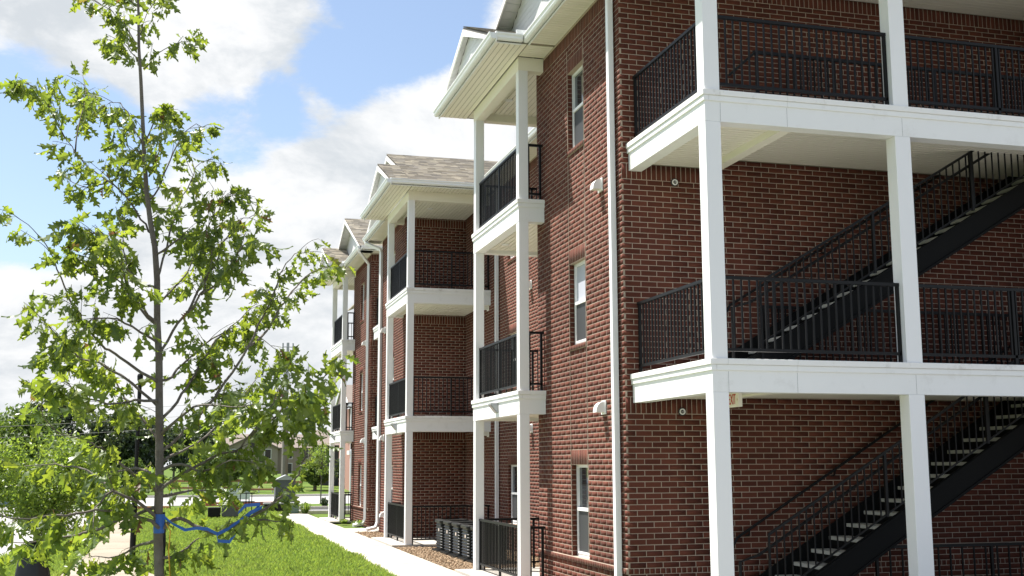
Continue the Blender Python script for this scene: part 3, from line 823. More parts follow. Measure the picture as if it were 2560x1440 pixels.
# gravel bed with its stones
flat('gravel_bed', [(5.34, 18), (XB, 18), (XB, 38.2), (5.34, 38.2)], -.012, 'gravelbed')
n = 9000
ico = MB().lathe([(.3, -.35), (1, 0), (.5, .45)], 0, 0, 0, 6)
iv = np.array(ico.v); iff = [f for f in ico.f if len(f) == 4]
pts = np.stack([rng.uniform(5.36, 7.9, n), np.where(rng.random(n) < .8, rng.uniform(22.9, 30.6, n), rng.uniform(34.4, 38.1, n)), rng.uniform(-.008, .012, n)], 1)
pts = pts[~((pts[:, 1] > 34.3) & (pts[:, 0] > 6.1))]
n = len(pts); sc = rng.uniform(.016, .04, (n, 1, 3)); ang = rng.uniform(0, 6.28, n)
v = iv[None]*sc; c, s_ = np.cos(ang)[:, None], np.sin(ang)[:, None]
vx = v[..., 0]*c-v[..., 1]*s_; vy = v[..., 0]*s_+v[..., 1]*c
v = np.stack([vx, vy, v[..., 2]], -1)+pts[:, None, :]
Fq = (np.array(iff)[None]+(np.arange(n)*len(iv))[:, None, None]).reshape(-1, 4)
tag(raw('gravel', v.reshape(-1, 3), Fq, 'stone', kind='stuff'), 'tan river gravel between the sidewalk and the brick wall', 'gravel')
# far ground: drive, planting strip, road
def kerb(x0, x1, y0, y1, h=.13, m='kerb', nm='kerb'):
    return MB().box(x0, x1, y0, y1, -.1, h-.02).build(nm, m, kind='structure')
flat('drive', [(-3.2, 54.2), (30, 54.2), (30, 59.2), (-3.2, 59.2)], -.03, 'asphalt')
kerb(4.5, 30, 54.0, 54.15, .11); kerb(4.5, 30, 59.25, 59.45, .13)
flat('planting_strip', [(4.5, 59.45), (30, 59.45), (30, 66.5), (4.5, 66.5)], .0, 'lawn')
kerb(1.0, 6.2, 66.6, 66.8, .16, 'redkerb', 'red_kerb'); kerb(-3, -.6, 60.5, 60.7, .16, 'redkerb', 'red_kerb')
flat('road', [(-60, 67), (60, 67), (60, 84), (-60, 84)], -.025, 'road')
flat('left_road', [(-14, 4), (-4.6, 4), (-4.2, 26), (-3.6, 38), (-3.05, 46), (-2.95, 67), (-14, 67)], -.027, 'road')
kerb(-60, 60, 84, 84.25, .14)
flat('verge', [(-60, 84.3), (60, 84.3), (60, 300), (-60, 300)], .03, 'lawn')
MB().prism([(60, .02), (100, 1.3), (170, 1.5), (230, 1.4), (230, 0)], 'x', 6.5, 120).build('grass_bank', 'lawn', kind='structure') if False else None
MB().prism([(90, .0), (108, .7), (160, 1.0), (170, 0)], 'x', 5.5, 60).build('grass_bank', 'lawn', kind='structure')

# ---- grass blades
def inpoly(x, y, P):
    r = np.zeros(len(x), bool); n = len(P)
    for i in range(n):
        x0, y0 = P[i]; x1, y1 = P[(i+1) % n]
        c = ((y0 > y) != (y1 > y)) & (x < (x1-x0)*(y-y0)/(y1-y0+1e-9)+x0); r ^= c
    return r
def grass(P, n, h0, h1, yb, w=.008, name='grass', lb=''):
    xs = [p[0] for p in P]; ys = [p[1] for p in P]
    x = rng.uniform(min(xs), max(xs), n*2); u = rng.random(n*2); y = yb[0]*(yb[1]/yb[0])**u
    cl = np.sin(x*2.1+np.sin(y*1.3))*np.sin(y*.9+x*.7)*.6+np.sin(x*5.3+y*.4+2*np.sin(y*.31))*np.sin(y*1.7-x*1.9)*.5
    k = inpoly(x, y, P) & (rng.random(n*2) < .75+.25*cl); x, y = x[k][:n], y[k][:n]; n = len(x); cl = cl[k][:n]
    h = rng.uniform(h0, h1, n)*(1+.35*cl); a = rng.uniform(0, 6.28, n); lean = rng.uniform(0, .8, n)*h; la = rng.uniform(0, 6.28, n)
    ww = w*(.6+y/30)*rng.uniform(.7, 1.3, n)
    dx, dy = np.cos(a)*ww, np.sin(a)*ww; lx, ly = np.cos(la)*lean, np.sin(la)*lean; z = np.full(n, GZ)
    V = np.stack([np.stack([x-dx, y-dy, z], 1), np.stack([x+dx, y+dy, z], 1), np.stack([x+lx*.45+dx*.6, y+ly*.45+dy*.6, z+h*.65], 1), np.stack([x+lx, y+ly, z+h*.95], 1)], 1)
    Fq = np.arange(n*4).reshape(-1, 4)
    return tag(raw(name, V.reshape(-1, 3), Fq, 'grass', kind='stuff'), lb, 'grass')
LP = [(interp(PR, yy)+.02, yy) for yy in (16, 20, 24.3, 28.5, 33, 40, 48, 52.4)]
grass(LP+[(3.99, 52.4), (3.99, 16)], 170000, .05, .13, (18, 52.4), .006, lb='bright green grass between the footpath and the sidewalk')
RP = [(interp(PL, yy)-.02, yy) for yy in (16, 20, 25, 33, 40, 48, 56)]
grass(RP+[(-3.0, 56), (-3.1, 46), (-3.6, 38), (-4.25, 26), (-4.6, 16)], 50000, .05, .14, (16, 56), .007, lb='grass strip between the left road and the footpath')
grass([(3.5, 52.6), (4.4, 52.6), (4.4, 60), (-2, 60), (-2.0, 52.6)], 12000, .08, .2, (52.6, 60), .008, lb='rough grass round the utility boxes')

# ---- condenser units
def ac(y, x, lb, proto=[]):
    t = thing('condenser_unit', lb, 'air conditioner', (x, y, 0), 'black condenser units in a row beside the porch')
    if proto:
        for ch in proto[0].children:
            c = ch.copy(); COL.objects.link(c); c.parent = t
        return t
    proto.append(t)
    def rr(s, z, k=10):
        P = []
        for i in range(4):
            cx_, cy_ = ((1, 1), (-1, 1), (-1, -1), (1, -1))[i]
            for j in range(4):
                a = R(i*90+j*30); P.append((cx_*(s-.1)+.1*math.cos(a), cy_*(s-.1)+.1*math.sin(a), z))
        return P
    def loft(nm, prof, m):
        mb = MB(); n = 16
        for s, z in prof: mb.v += [(p[0], p[1], p[2]) for p in rr(s, z)]
        for k in range(len(prof)-1):
            for j in range(n):
                a = k*n+j; b = k*n+(j+1) % n; mb.f.append([a, b, b+n, a+n])
        mb.f.append(list(range(n))[::-1]); mb.f.append([(len(prof)-1)*n+j for j in range(n)])
        me = mb.mesh(nm, m); o = bpy.data.objects.new(nm, me); COL.objects.link(o); o.parent = t; return o
    loft('core', [(.322, .06), (.322, .7)], 'blackplastic')
    loft('pad', [(.42, 0), (.42, .05)], 'blackplastic')
    for i in range(9): loft('louvre', [(.33, .1+i*.066), (.345, .112+i*.066), (.325, .135+i*.066)], 'blackplastic')
    loft('lid', [(.35, .70), (.36, .72), (.36, .76), (.33, .78), (.24, .785), (.24, .75)], 'blackplastic')
    lo = MB().box(-.352, -.349, -.2, -.12, .5, .57).build('data_label', 'label'); lo.parent = t
    return t
for y, lb in ((29.0, 'farthest black louvred condenser unit, beside the far porch railing'), (28.05, 'second farthest black louvred condenser unit in the row on gravel'),
              (27.1, 'middle black louvred condenser unit of the five on gravel'), (26.15, 'fourth black louvred condenser unit, just left of the white post'),
              (25.2, 'nearest black louvred condenser unit, half behind the white porch post')):
    ac(y, 6.48, lb)
mt_ = thing('electric_meter', 'grey electric meter box on the brick wall behind the near porch railing', 'meter', (7.9, 25.3, 1.2))
MB().box(7.86, 7.97, 25.2, 25.5, .9, 1.5).build('box', 'metal', mt_, bevel=.01)
MB().tube([(7.91, 25.35, .9), (7.91, 25.35, .1)], .03, 8).build('conduit', 'metal', mt_)

# ---- street lamp
lp = thing('street_lamp', 'slim black lamp post beside the footpath, half behind the young oak', 'street lamp', (-1.02, 27.5, 0))
MB().tube([(-1.02, 27.5, 0), (-1.02, 27.5, 4.0)], .045, 10).build('pole', 'black', lp)
MB().lathe([(.09, 0), (.09, .12), (.065, .16), (.06, 1.6), (.05, 1.66), (.046, 1.7)], -1.02, 27.5).build('base', 'black', lp)
MB().lathe([(.045, 4.0), (.06, 4.02), (.065, 4.12), (.05, 4.16), (.01, 4.18)], -1.02, 27.5).build('lantern', 'black', lp)

# ---- far props
s = thing('site_sign', 'white builder sign with black lettering on the grass by the utility boxes', 'sign', (2.9, 64, 0))
MB().box(2.33, 3.42, 64, 64.04, .35, 1.08).build('board', 'sign', s)
for x in (2.36, 3.36): MB().box(x, x+.05, 64.045, 64.1, 0, 1.1).build('stake', 'black', s)
fx = Matrix.Translation((2.87, 63.995, .84)) @ Matrix(((1, 0, 0, 0), (0, 0, -1, 0), (0, 1, 0, 0), (0, 0, 0, 1)))
text('lettering', 'Ed Ralff', .34, 'ink', s, fx)
MB().box(2.5, 3.3, 63.985, 63.995, .655, .665).build('underline', 'ink', s)
t = thing('transformer_box', 'low black utility box at the end of the lawn beside the green one', 'utility box', (4.0, 55, 0))
MB().box(3.5, 4.42, 53.6, 54.3, 0, .42).build('cabinet', 'black', t, bevel=.02); MB().box(3.48, 4.44, 53.58, 54.32, .42, .47).build('lid', 'metal', t)
t = thing('pedestal_box', 'pale green utility box at the sidewalk end right of the black one', 'utility box', (4.75, 54.6, 0))
MB().box(4.5, 5.0, 53.4, 53.85, 0, .42).build('cabinet', 'greenbox', t, bevel=.03); MB().box(4.48, 5.02, 53.38, 53.87, .42, .49).build('lid', 'metal', t, bevel=.02)
t = thing('utility_cabinet', 'tall dark grey cabinet with pale hipped top behind the utility boxes', 'utility cabinet', (5.5, 66, 0))
MB().box(4.75, 5.8, 64.2, 65.2, 0, 1.35).build('cabinet', 'greybox', t)
MB().prism([(4.7, 1.35), (5.85, 1.35), (5.3, 1.62)], 'y', 64.15, 65.25).build('top', 'metal', t)
for i, (x0, x1, z1, lb) in enumerate(((1.0, 1.5, .45, 'small black utility box on the lawn left of the large dark one'), (1.55, 2.2, .55, 'dark boxy utility cabinet on the lawn below the sign'))):
    t = thing('lawn_box', lb, 'utility box', (x0, 48.5, 0))
    MB().box(x0, x1, 49.3, 49.8, .08, z1).build('cabinet', 'greybox' if i else 'black', t, bevel=.02)
    for x in (x0+.1, x1-.15): MB().box(x, x+.05, 49.5, 49.55, -.03, .08).build('leg', 'black', t)
t = thing('black_rack', 'black metal frame stand in front of the builder sign', 'stand', (2.6, 54, 0))
m = MB()
for x in (2.45, 2.7, 2.95): m.box(x, x+.04, 54, 54.04, 0, .9)
m.box(2.3, 3.1, 54, 54.04, .88, .93).box(2.3, 3.1, 54, 54.04, .5, .55)
m.build('frame', 'black', t)
t = thing('utility_pole', 'tall utility pole with crossarms and antennas beyond the road', 'utility pole', (8.1, 100, 0))
MB().tube([(8.1, 100, 0), (8.1, 100, 6.8)], [.3, .24], 10).build('pole', 'pole', t)
MB().tube([(8.12, 100, 6.8), (8.12, 100, 12.4)], [.16, .12], 8).build('mast', 'metal', t)
for z, w in ((5.8, 1.3), (7.1, 1.0), (7.6, 1.2)):
    a = MB().box(8.1-w, 8.1+w, 99.85, 99.95, z, z+.1).build('crossarm', 'pole', t)
    for x in (-w+.1, w-.1): MB().tube([(8.1+x, 99.9, z+.1), (8.1+x, 99.9, z+.35)], .04, 6).build('insulator', 'darkwall', a)
MB().tube([(6.9, 99.9, 5.8), (7.2, 99.9, 5.2), (7.9, 99.9, 4.6)], .02, 4).tube([(9.3, 99.9, 5.8), (9.0, 99.9, 5.2), (8.3, 99.9, 4.6)], .02, 4).build('cable', 'metal', t)
for z, w in ((12.0, .42), (10.3, .36)):
    MB().box(8.12-w, 8.12+w, 99.9, 100, z, z+.06).build('antenna_arm', 'metal', t)
    for x in (-w, w): MB().box(8.12+x-.06, 8.12+x+.06, 99.8, 99.9, z-.3, z+.35).build('antenna', 'metal', t)
# overhead wires
w = MB()
for k in range(3):
    P = []
    for i in range(13):
        u = i/12; P.append((8.1-78*u, 99.9+10*u, 7.7-k*.9-3.2*math.sin(math.pi*u)*.6))
    w.tube(P, .014, 3)
tag(w.build('overhead_wires', 'wire'), 'thin wires strung from the utility pole toward the left', 'wires')

# ---- background buildings
def simple_house(name, lb, x0, x1, y0, y1, ze, zr, wm, rm, wins, gx=None):
    t = thing(name, lb, 'building', ((x0+x1)/2, y0, 0))
    MB().box(x0, x1, y0, y1, 0, ze).build('wall', wm, t)
    yc = (y0+y1)/2
    MB().prism([(y0-.6, ze-.1), (yc, zr), (y1+.6, ze-.1)], 'x', x0-.5, x1+.5).build('roof', rm, t)
    if gx:
        for (a, b, gz) in gx:
            MB().prism([(a, 0), (a, ze), ((a+b)/2, gz), (b, ze), (b, 0)], 'y', y0-1.2, y0-.01).build('gable_bay', wm, t)
            MB().prism([(a-.4, ze-.25), ((a+b)/2, gz+.25), (b+.4, ze-.25), (b+.4, ze-.45), ((a+b)/2, gz+.02), (a-.4, ze-.45)], 'y', y0-1.6, y0+3).build('roof', rm, t)
            MB().prism([((a+b)/2-.45, ze-.1), ((a+b)/2+.45, ze-.1), ((a+b)/2+.45, ze+.5), ((a+b)/2+.25, ze+.8), ((a+b)/2-.25, ze+.8), ((a+b)/2-.45, ze+.5)], 'y', y0-1.23, y0-1.201).build('window', 'darkglass', t)
    for (x, z, ww, hh, yy) in wins:
        f = MB().box(x-.08, x+ww+.08, yy-.04, yy-.002, z-.08, z+hh+.08).build('window', 'frame', t)
        MB().box(x, x+ww, yy-.06, yy-.041, z, z+hh).build('pane', 'darkglass', f)
    return t
wn = [(x, z, 1., 1.5, 190) for x in (3.5, 7 - 1.2, 15.5, 18, 20.5) for z in (.9, 3.2)]+[(x, z, .9, 1.4, 188.8) for x in (6.9, 12.2) for z in (.9, 3.2)]
simple_house('apartment_block', 'tan apartment block with long brown roof and a gable behind the young oak', 1.2, 23, 190, 204, 5.0, 7.2, 'tanwall', 'brownroof', wn, [(6.2, 14.2, 6.7)])
# townhouse with white columns, dark house, far wing
t = simple_house('townhouse', 'pinkish brick townhouse with white columns beyond the lawn', 20.6, 23.2, 185, 195, 5.2, 7.0, 'pinkbrick', 'brownroof', [(20.9, 1.4, .6, 1.6, 185)])
for x in (20.3, 21.0, 21.7, 22.4, 23.1): MB().box(x, x+.2, 184, 184.2, 0, 5.1).build('column', 'post', t)
simple_house('dark_house', 'dark grey house wall seen between the farthest white porch posts', 11.3, 15.5, 101, 108, 3.9, 5.2, 'darkwall', 'brownroof', [])
t = thing('far_building', 'small gabled end of another apartment building behind the farthest porch', 'building', (13, 88, 0))
MB().box(12.6, 22, 89, 100, 0, 6.6).build('wall', 'pinkbrick', t)
MB().prism([(87.4, 6.7), (91, 8.3), (94.6, 6.7)], 'x', 11.6, 22).build('roof', 'brownroof', t)
MB().prism([(87.2, 6.65), (91, 8.34), (94.8, 6.65), (94.8, 6.5), (91, 8.15), (87.2, 6.5)], 'x', 11.5, 11.62).build('rake_board', 'trim', t)
MB().box(11.5, 22, 87.2, 87.4, 6.45, 6.75).build('gutter', 'gutter', t)
for x in (11.9, 13.6): MB().box(x, x+.2, 87.8, 88, 0, 6.5).build('post', 'post', t)
for z in (3.2,):
    MB().box(11.8, 16, 87.7, 89, z-.3, z).build('deck', 'trim', t); MB().box(11.9, 16, 87.78, 87.82, z+.1, z+1.0).build('railing', 'black', t)
# white and orange clutter of the far roadside
t = thing('roadside_barrier', 'low orange barrier rails along the far roadside', 'barrier', (5, 92, 0))
for (a, b, z) in ((-1, 4.2, .9), (4.4, 8.8, .75)):
    MB().box(a, b, 92, 92.1, z, z+.18).build('rail', 'orange', t)
    MB().box(a, b, 92, 92.1, z-.5, z-.36).build('rail', 'orange', t)
    for k in range(5): MB().box(a+.1+k*(b-a-.3)/4, a+.2+k*(b-a-.3)/4, 92.11, 92.2, 0, z+.2).build('stake', 'post', t)
# plank fence far left
t = thing('dark_fence', 'dark wooden fence in the shade of the trees far left', 'fence', (-7, 118, 0))
for k in range(40):
    MB().box(-11+k*.2, -11+k*.2+.18, 118, 118.05, 0, 1.7+random.uniform(-.02, .02)).build('plank', 'darkwall', t)
# parked car in the street, mostly behind leaves
t = thing('parked_car', 'blue grey car parked on the road behind the young trees at left', 'car', (-7.5, 56, 0))
prof = [(-2.2, .35), (-2.25, .75), (-1.9, .95), (-1.2, 1.02), (-.6, 1.42), (.7, 1.45), (1.5, 1.05), (2.15, .95), (2.25, .4)]
def carm(dx=0): return [(-7.8+p[0], p[1]) for p in prof]
MAT['carpaint'] = mat('carpaint', (.10, .16, .26), .25)
b = MB().prism(carm(), 'y', 55.2, 56.9).build('body', 'carpaint', t, bevel=.06)
MB().prism([(-8.85, 1.04), (-8.35, 1.36), (-7.15, 1.38), (-6.5, 1.06)], 'y', 55.18, 56.92).build('side_glass', 'darkglass', t)
for x in (-9.3, -6.35):
    for y in (55.15, 56.75):
        w_ = MB().tube([(x, y, .33), (x, y+.2, .33)], .33, 16).build('wheel', 'black', t)
        MB().tube([(x, y-.01, .33), (x, y, .33)], .2, 12).build('rim', 'metal', w_)

TRUNK=[[-0.1,7.0,1.25],[-0.11,7.0,1.51],[-0.12,7.0,1.64],[-0.13,7.0,1.82],[-0.13,7.0,2.04],[-0.14,7.0,2.27],[-0.15,7.0,2.49],[-0.16,7.0,2.72],[-0.18,7.0,2.95],[-0.19,7.0,3.19],[-0.21,7.0,3.38],[-0.24,7.0,3.52],[-0.27,7.0,3.71],[-0.29,7.0,3.9],[-0.31,7.0,4.14],[-0.33,7.0,4.38],[-0.35,7.0,4.58],[-0.36,7.0,4.78],[-0.38,7.0,5.03],[-0.39,7.0,5.28]]
LIMBS=[[[[-0.22,7.0,3.45],[-0.3,7.06,3.56],[-0.38,7.11,3.69],[-0.5,7.17,3.8],[-0.61,7.22,3.89],[-0.7,7.28,3.99],[-0.77,7.34,4.09],[-0.84,7.39,4.26],[-0.89,7.45,4.4]],0.0089],[[[-0.16,7.0,2.59],[-0.3,6.95,2.68],[-0.4,6.9,2.74],[-0.47,6.85,2.79],[-0.57,6.8,2.92],[-0.61,6.75,2.98],[-0.67,6.7,3.09],[-0.71,6.65,3.21],[-0.76,6.6,3.3],[-0.82,6.55,3.37],[-0.9,6.5,3.42]],0.0125],[[[-0.15,7.0,2.45],[-0.31,7.06,2.59],[-0.49,7.12,2.7],[-0.6,7.18,2.74],[-0.69,7.23,2.82],[-0.77,7.29,2.91],[-0.87,7.35,3.01]],0.013],[[[-0.17,7.0,2.91],[-0.27,6.94,3.02],[-0.33,6.88,3.08],[-0.41,6.82,3.17],[-0.5,6.76,3.23],[-0.59,6.7,3.26]],0.0111],[[[-0.19,7.0,2.93],[-0.33,7.08,3.09],[-0.37,7.15,3.26],[-0.4,7.22,3.48],[-0.42,7.3,3.71]],0.0111],[[[-0.27,7.0,3.02],[-0.33,6.8,3.06],[-0.36,6.6,3.17],[-0.4,6.4,3.33]],0.0107],[[[-0.19,7.0,3.19],[-0.15,7.08,3.39],[-0.12,7.17,3.56],[-0.08,7.25,3.7],[-0.03,7.33,3.86],[0.03,7.42,4.01],[0.1,7.5,4.07]],0.01],[[[-0.16,7.0,2.72],[-0.09,6.95,2.88],[-0.01,6.9,2.99],[0.06,6.85,3.09],[0.09,6.8,3.19],[0.11,6.75,3.29],[0.11,6.7,3.39],[0.13,6.65,3.54],[0.19,6.6,3.62]],0.0119],[[[-0.01,6.9,2.99],[0.05,6.97,3.15],[0.14,7.03,3.3],[0.17,7.1,3.43],[0.23,7.17,3.54],[0.3,7.23,3.63],[0.38,7.3,3.66]],0.0108],[[[0.06,6.85,3.09],[0.18,6.67,3.17],[0.26,6.48,3.31],[0.33,6.3,3.32]],0.0104],[[[-0.13,7.0,2.2],[0.04,7.04,2.36],[0.21,7.08,2.6],[0.34,7.11,2.82],[0.43,7.15,3.02],[0.5,7.19,3.19],[0.54,7.22,3.31],[0.62,7.26,3.42],[0.69,7.3,3.44]],0.0141],[[[0.34,7.11,2.82],[0.46,7.21,2.93],[0.54,7.31,3.09],[0.62,7.41,3.21],[0.71,7.5,3.32],[0.81,7.6,3.39],[0.87,7.7,3.42]],0.0116],[[[-0.12,7.0,1.76],[-0.03,6.98,1.82],[0.07,6.96,1.79],[0.18,6.94,1.74],[0.25,6.92,1.77],[0.37,6.9,1.83],[0.5,6.88,1.91],[0.59,6.87,2.0],[0.63,6.85,2.07],[0.66,6.83,2.17],[0.68,6.81,2.28],[0.71,6.79,2.44],[0.73,6.77,2.57],[0.78,6.75,2.65]],0.016],[[[-0.13,7.0,1.97],[-0.08,6.93,2.02],[0.03,6.87,2.09],[0.14,6.8,2.16],[0.23,6.73,2.19],[0.3,6.67,2.22],[0.37,6.6,2.32],[0.42,6.53,2.4],[0.47,6.47,2.49],[0.53,6.4,2.67]],0.015],[[[0.36,7.0,2.28],[0.42,6.8,2.34],[0.48,6.6,2.39],[0.55,6.4,2.47],[0.61,6.2,2.49]],0.0138],[[[-0.14,7.0,2.38],[-0.05,7.07,2.49],[0.02,7.13,2.62],[0.08,7.2,2.73],[0.16,7.27,2.87],[0.3,7.33,3.01],[0.4,7.4,3.12]],0.0133],[[[-0.15,7.0,2.24],[-0.16,7.06,2.28],[-0.22,7.11,2.36],[-0.29,7.17,2.44],[-0.33,7.22,2.49],[-0.38,7.28,2.57],[-0.44,7.33,2.67],[-0.53,7.39,2.75],[-0.67,7.44,2.8],[-0.79,7.5,2.78]],0.0139],[[[-0.13,7.0,1.95],[-0.15,6.93,1.99],[-0.23,6.87,2.05],[-0.31,6.8,2.11],[-0.37,6.73,2.17],[-0.43,6.67,2.21],[-0.51,6.6,2.25],[-0.62,6.53,2.29],[-0.7,6.47,2.36],[-0.71,6.4,2.45]],0.0151],[[[-0.12,7.0,1.77],[-0.16,6.95,1.81],[-0.28,6.9,1.86],[-0.45,6.85,1.88],[-0.6,6.8,1.86],[-0.73,6.75,1.85],[-0.88,6.7,1.86],[-1.01,6.65,1.93]],0.0159],[[[-0.28,6.9,1.86],[-0.36,7.02,1.95],[-0.46,7.14,2.04],[-0.58,7.26,2.11],[-0.72,7.38,2.13],[-0.91,7.5,2.12]],0.0156],[[[-0.13,7.0,1.89],[-0.27,7.04,1.84],[-0.53,7.08,1.75],[-0.62,7.12,1.73],[-0.82,7.16,1.7],[-0.98,7.2,1.71]],0.0154],[[[-0.32,7.0,4.45],[-0.24,6.93,4.52],[-0.14,6.87,4.58],[-0.05,6.8,4.59]],0.005],[[[-0.35,7.0,4.49],[-0.42,7.1,4.61],[-0.49,7.2,4.68],[-0.58,7.3,4.72]],0.0048],[[[-0.35,7.0,4.6],[-0.44,6.9,4.68],[-0.49,6.8,4.71],[-0.59,6.7,4.73]],0.0044],[[[-0.35,7.0,4.64],[-0.32,7.1,4.83],[-0.25,7.2,5.0],[-0.2,7.3,5.1]],0.0042],[[[-0.37,7.0,4.83],[-0.45,7.1,4.95],[-0.56,7.2,5.04]],0.0035],[[[-0.37,7.0,4.93],[-0.29,6.9,4.97],[-0.24,6.8,5.01]],0.0033],[[[-0.3,7.0,3.97],[-0.38,7.1,4.16],[-0.46,7.2,4.29],[-0.53,7.3,4.31]],0.0068],[[[-0.29,7.0,3.99],[-0.24,6.87,4.08],[-0.19,6.73,4.14],[-0.15,6.6,4.11]],0.0068],[[[-0.29,7.0,3.9],[-0.35,7.2,4.01],[-0.45,7.4,4.05]],0.0071],[[[-0.26,7.0,3.8],[-0.2,6.8,3.91],[-0.19,6.6,3.99]],0.0075],[[[-0.25,7.0,3.66],[-0.18,7.1,3.83],[-0.1,7.2,4.08],[-0.03,7.3,4.21],[0.05,7.4,4.24]],0.0081],[[[-0.21,7.0,3.33],[-0.08,6.9,3.41],[0.06,6.8,3.42],[0.1,6.7,3.49],[0.13,6.6,3.58],[0.21,6.5,3.61]],0.0094],[[[-0.26,7.0,3.66],[-0.33,7.2,3.81],[-0.45,7.4,3.93]],0.0081],[[[-0.17,7.0,2.82],[-0.27,6.88,2.87],[-0.39,6.75,2.92],[-0.51,6.62,2.9],[-0.55,6.5,2.82]],0.0115],[[[-0.16,7.0,2.59],[-0.09,7.12,2.64],[0.02,7.24,2.77],[0.21,7.36,2.93],[0.41,7.48,2.93],[0.57,7.6,2.84]],0.0125],[[[-0.15,7.0,2.49],[-0.27,6.8,2.48],[-0.4,6.6,2.45],[-0.53,6.4,2.48],[-0.57,6.2,2.53]],0.0129],[[[-0.14,7.0,2.13],[-0.03,7.2,2.2],[0.13,7.4,2.3],[0.33,7.6,2.53],[0.46,7.8,2.73]],0.0144],[[[-0.14,7.0,2.29],[-0.03,6.78,2.39],[0.09,6.55,2.45],[0.23,6.32,2.42],[0.34,6.1,2.43]],0.0137],[[[-0.13,7.0,2.09],[-0.02,6.88,2.13],[0.11,6.75,2.09],[0.25,6.62,2.15],[0.37,6.5,2.13]],0.0146],[[[-0.77,7.34,4.09],[-0.82,7.12,4.16],[-0.88,6.91,4.25],[-0.92,6.7,4.21]],0.0066],[[[-0.7,7.28,3.99],[-0.7,7.45,4.24],[-0.69,7.63,4.45],[-0.73,7.8,4.64]],0.0069],[[[-0.5,7.17,3.8],[-0.59,7.28,3.78],[-0.7,7.39,3.82],[-0.77,7.5,3.89]],0.0076],[[[-0.12,7.0,1.82],[-0.25,6.88,1.93],[-0.37,6.75,1.98],[-0.44,6.62,1.9],[-0.44,6.5,1.8]],0.0157],[[[-0.12,7.0,1.95],[0.01,7.13,1.97],[0.14,7.27,1.98],[0.29,7.4,1.94]],0.0151],[[[-0.13,7.0,2.04],[-0.27,7.2,2.11],[-0.41,7.4,2.06],[-0.53,7.6,1.97]],0.0148],[[[-0.19,7.0,3.14],[-0.3,6.85,3.16],[-0.45,6.7,3.36],[-0.56,6.55,3.37],[-0.61,6.4,3.38]],0.0102],[[[-0.18,7.0,3.05],[-0.06,7.2,3.22],[0.02,7.4,3.41],[0.05,7.6,3.55]],0.0106],[[[-0.11,7.0,1.61],[-0.02,7.03,1.62],[0.06,7.07,1.68],[0.1,7.1,1.71]],0.016],[[[-0.12,7.0,1.71],[-0.23,7.23,1.67],[-0.35,7.47,1.59],[-0.54,7.7,1.57]],0.016],[[[0.25,6.92,1.77],[0.4,6.81,1.82],[0.53,6.7,1.81]],0.0159]]

# ================================================================== TREES
# lobed oak leaf: half outline (along, out)
HO = [(a, b*.78) for a, b in [(0, .012), (.09, .03), (.15, .11), (.25, .18), (.34, .27), (.34, .16), (.40, .13), (.47, .25), (.60, .41), (.61, .26), (.63, .15), (.69, .15), (.76, .27), (.89, .31), (.86, .15), (.91, .09), (1.06, .015)]]
def leafmesh(curl, fold, seed, asym=0.):
    r = random.Random(seed); V = []; F_ = []
    n = len(HO)
    for side in (-1, 1):
        i0 = len(V)
        sc = 1+r.uniform(-.15, .15)
        for (t, w) in HO:
            w = w*sc*(1+r.uniform(-.12, .12)) if w > .2 else w
            tt = t*(1+r.uniform(-.02, .02)) if w > .15 else t
            z = -curl*tt*tt+fold*w+r.uniform(-.015, .015)*(w > .15); V.append((side*w, tt, z))
        for (t, w) in HO: V.append((0, min(t, 1.0)*.98, -curl*t*t))
        for k in range(n-1):
            q = [i0+k, i0+k+1, i0+n+k+1, i0+n+k]; F_.append(q if side > 0 else q[::-1])
    # petiole joins both halves
    i0 = len(V); V += [(-.008, -.28, .02), (.008, -.28, .02), (.008, .03, 0), (-.008, .03, 0)]; F_.append([i0, i0+1, i0+2, i0+3])
    return np.array(V), np.array(F_)
LV = [leafmesh(c, f, i) for i, (c, f) in enumerate(((.35, .25), (.15, .35), (.6, .15), (-.1, .4), (.45, .5), (.8, .3)))]
LM = []
for i, (v, f) in enumerate(LV):
    me = bpy.data.meshes.new('leaf'); me.from_pydata([tuple(q) for q in v], [], [list(q) for q in f]); me.materials.append(MAT['leaf']); LM.append(me)
OAK = thing('young_oak', 'slender young oak with deeply lobed leaves and bare leader in the left foreground', 'tree', TRUNK[0])
tr = [TRUNK[0][:2]+[-.05]]+TRUNK[1:]
rads = [.042]+[max(.0055, .0285-.0235*(k/(len(tr)-2))) for k in range(len(tr)-1)]
def smooth(P, k=3):
    P = [Vector(p) for p in P]; out = []
    for i in range(len(P)-1):
        p0 = P[max(i-1, 0)]; p1, p2 = P[i], P[i+1]; p3 = P[min(i+2, len(P)-1)]
        for j in range(k):
            t = j/k; out.append(.5*((2*p1)+(-p0+p2)*t+(2*p0-5*p1+4*p2-p3)*t*t+(-p0+3*p1-3*p2+p3)*t**3))
    out.append(P[-1]); return out
MB().tube(tr, rads, 12).build('trunk', 'bark', OAK, smooth=True)
leaves = []
def addleaf(p, d, size):
    """p base, d pointing direction"""
    d = Vector(d).normalized()
    side = d.cross(Vector((random.uniform(-1, 1), random.uniform(-1, 1), random.uniform(-.3, .3))))
    if side.length < .1: side = d.cross(Vector((1, 0, 0)))
    side.normalize(); nrm = side.cross(d)
    M = Matrix((side, d, nrm)).transposed(); leaves.append((Vector(p)+d*size*.25, M, size, random.randrange(6)))
twigs = MB()
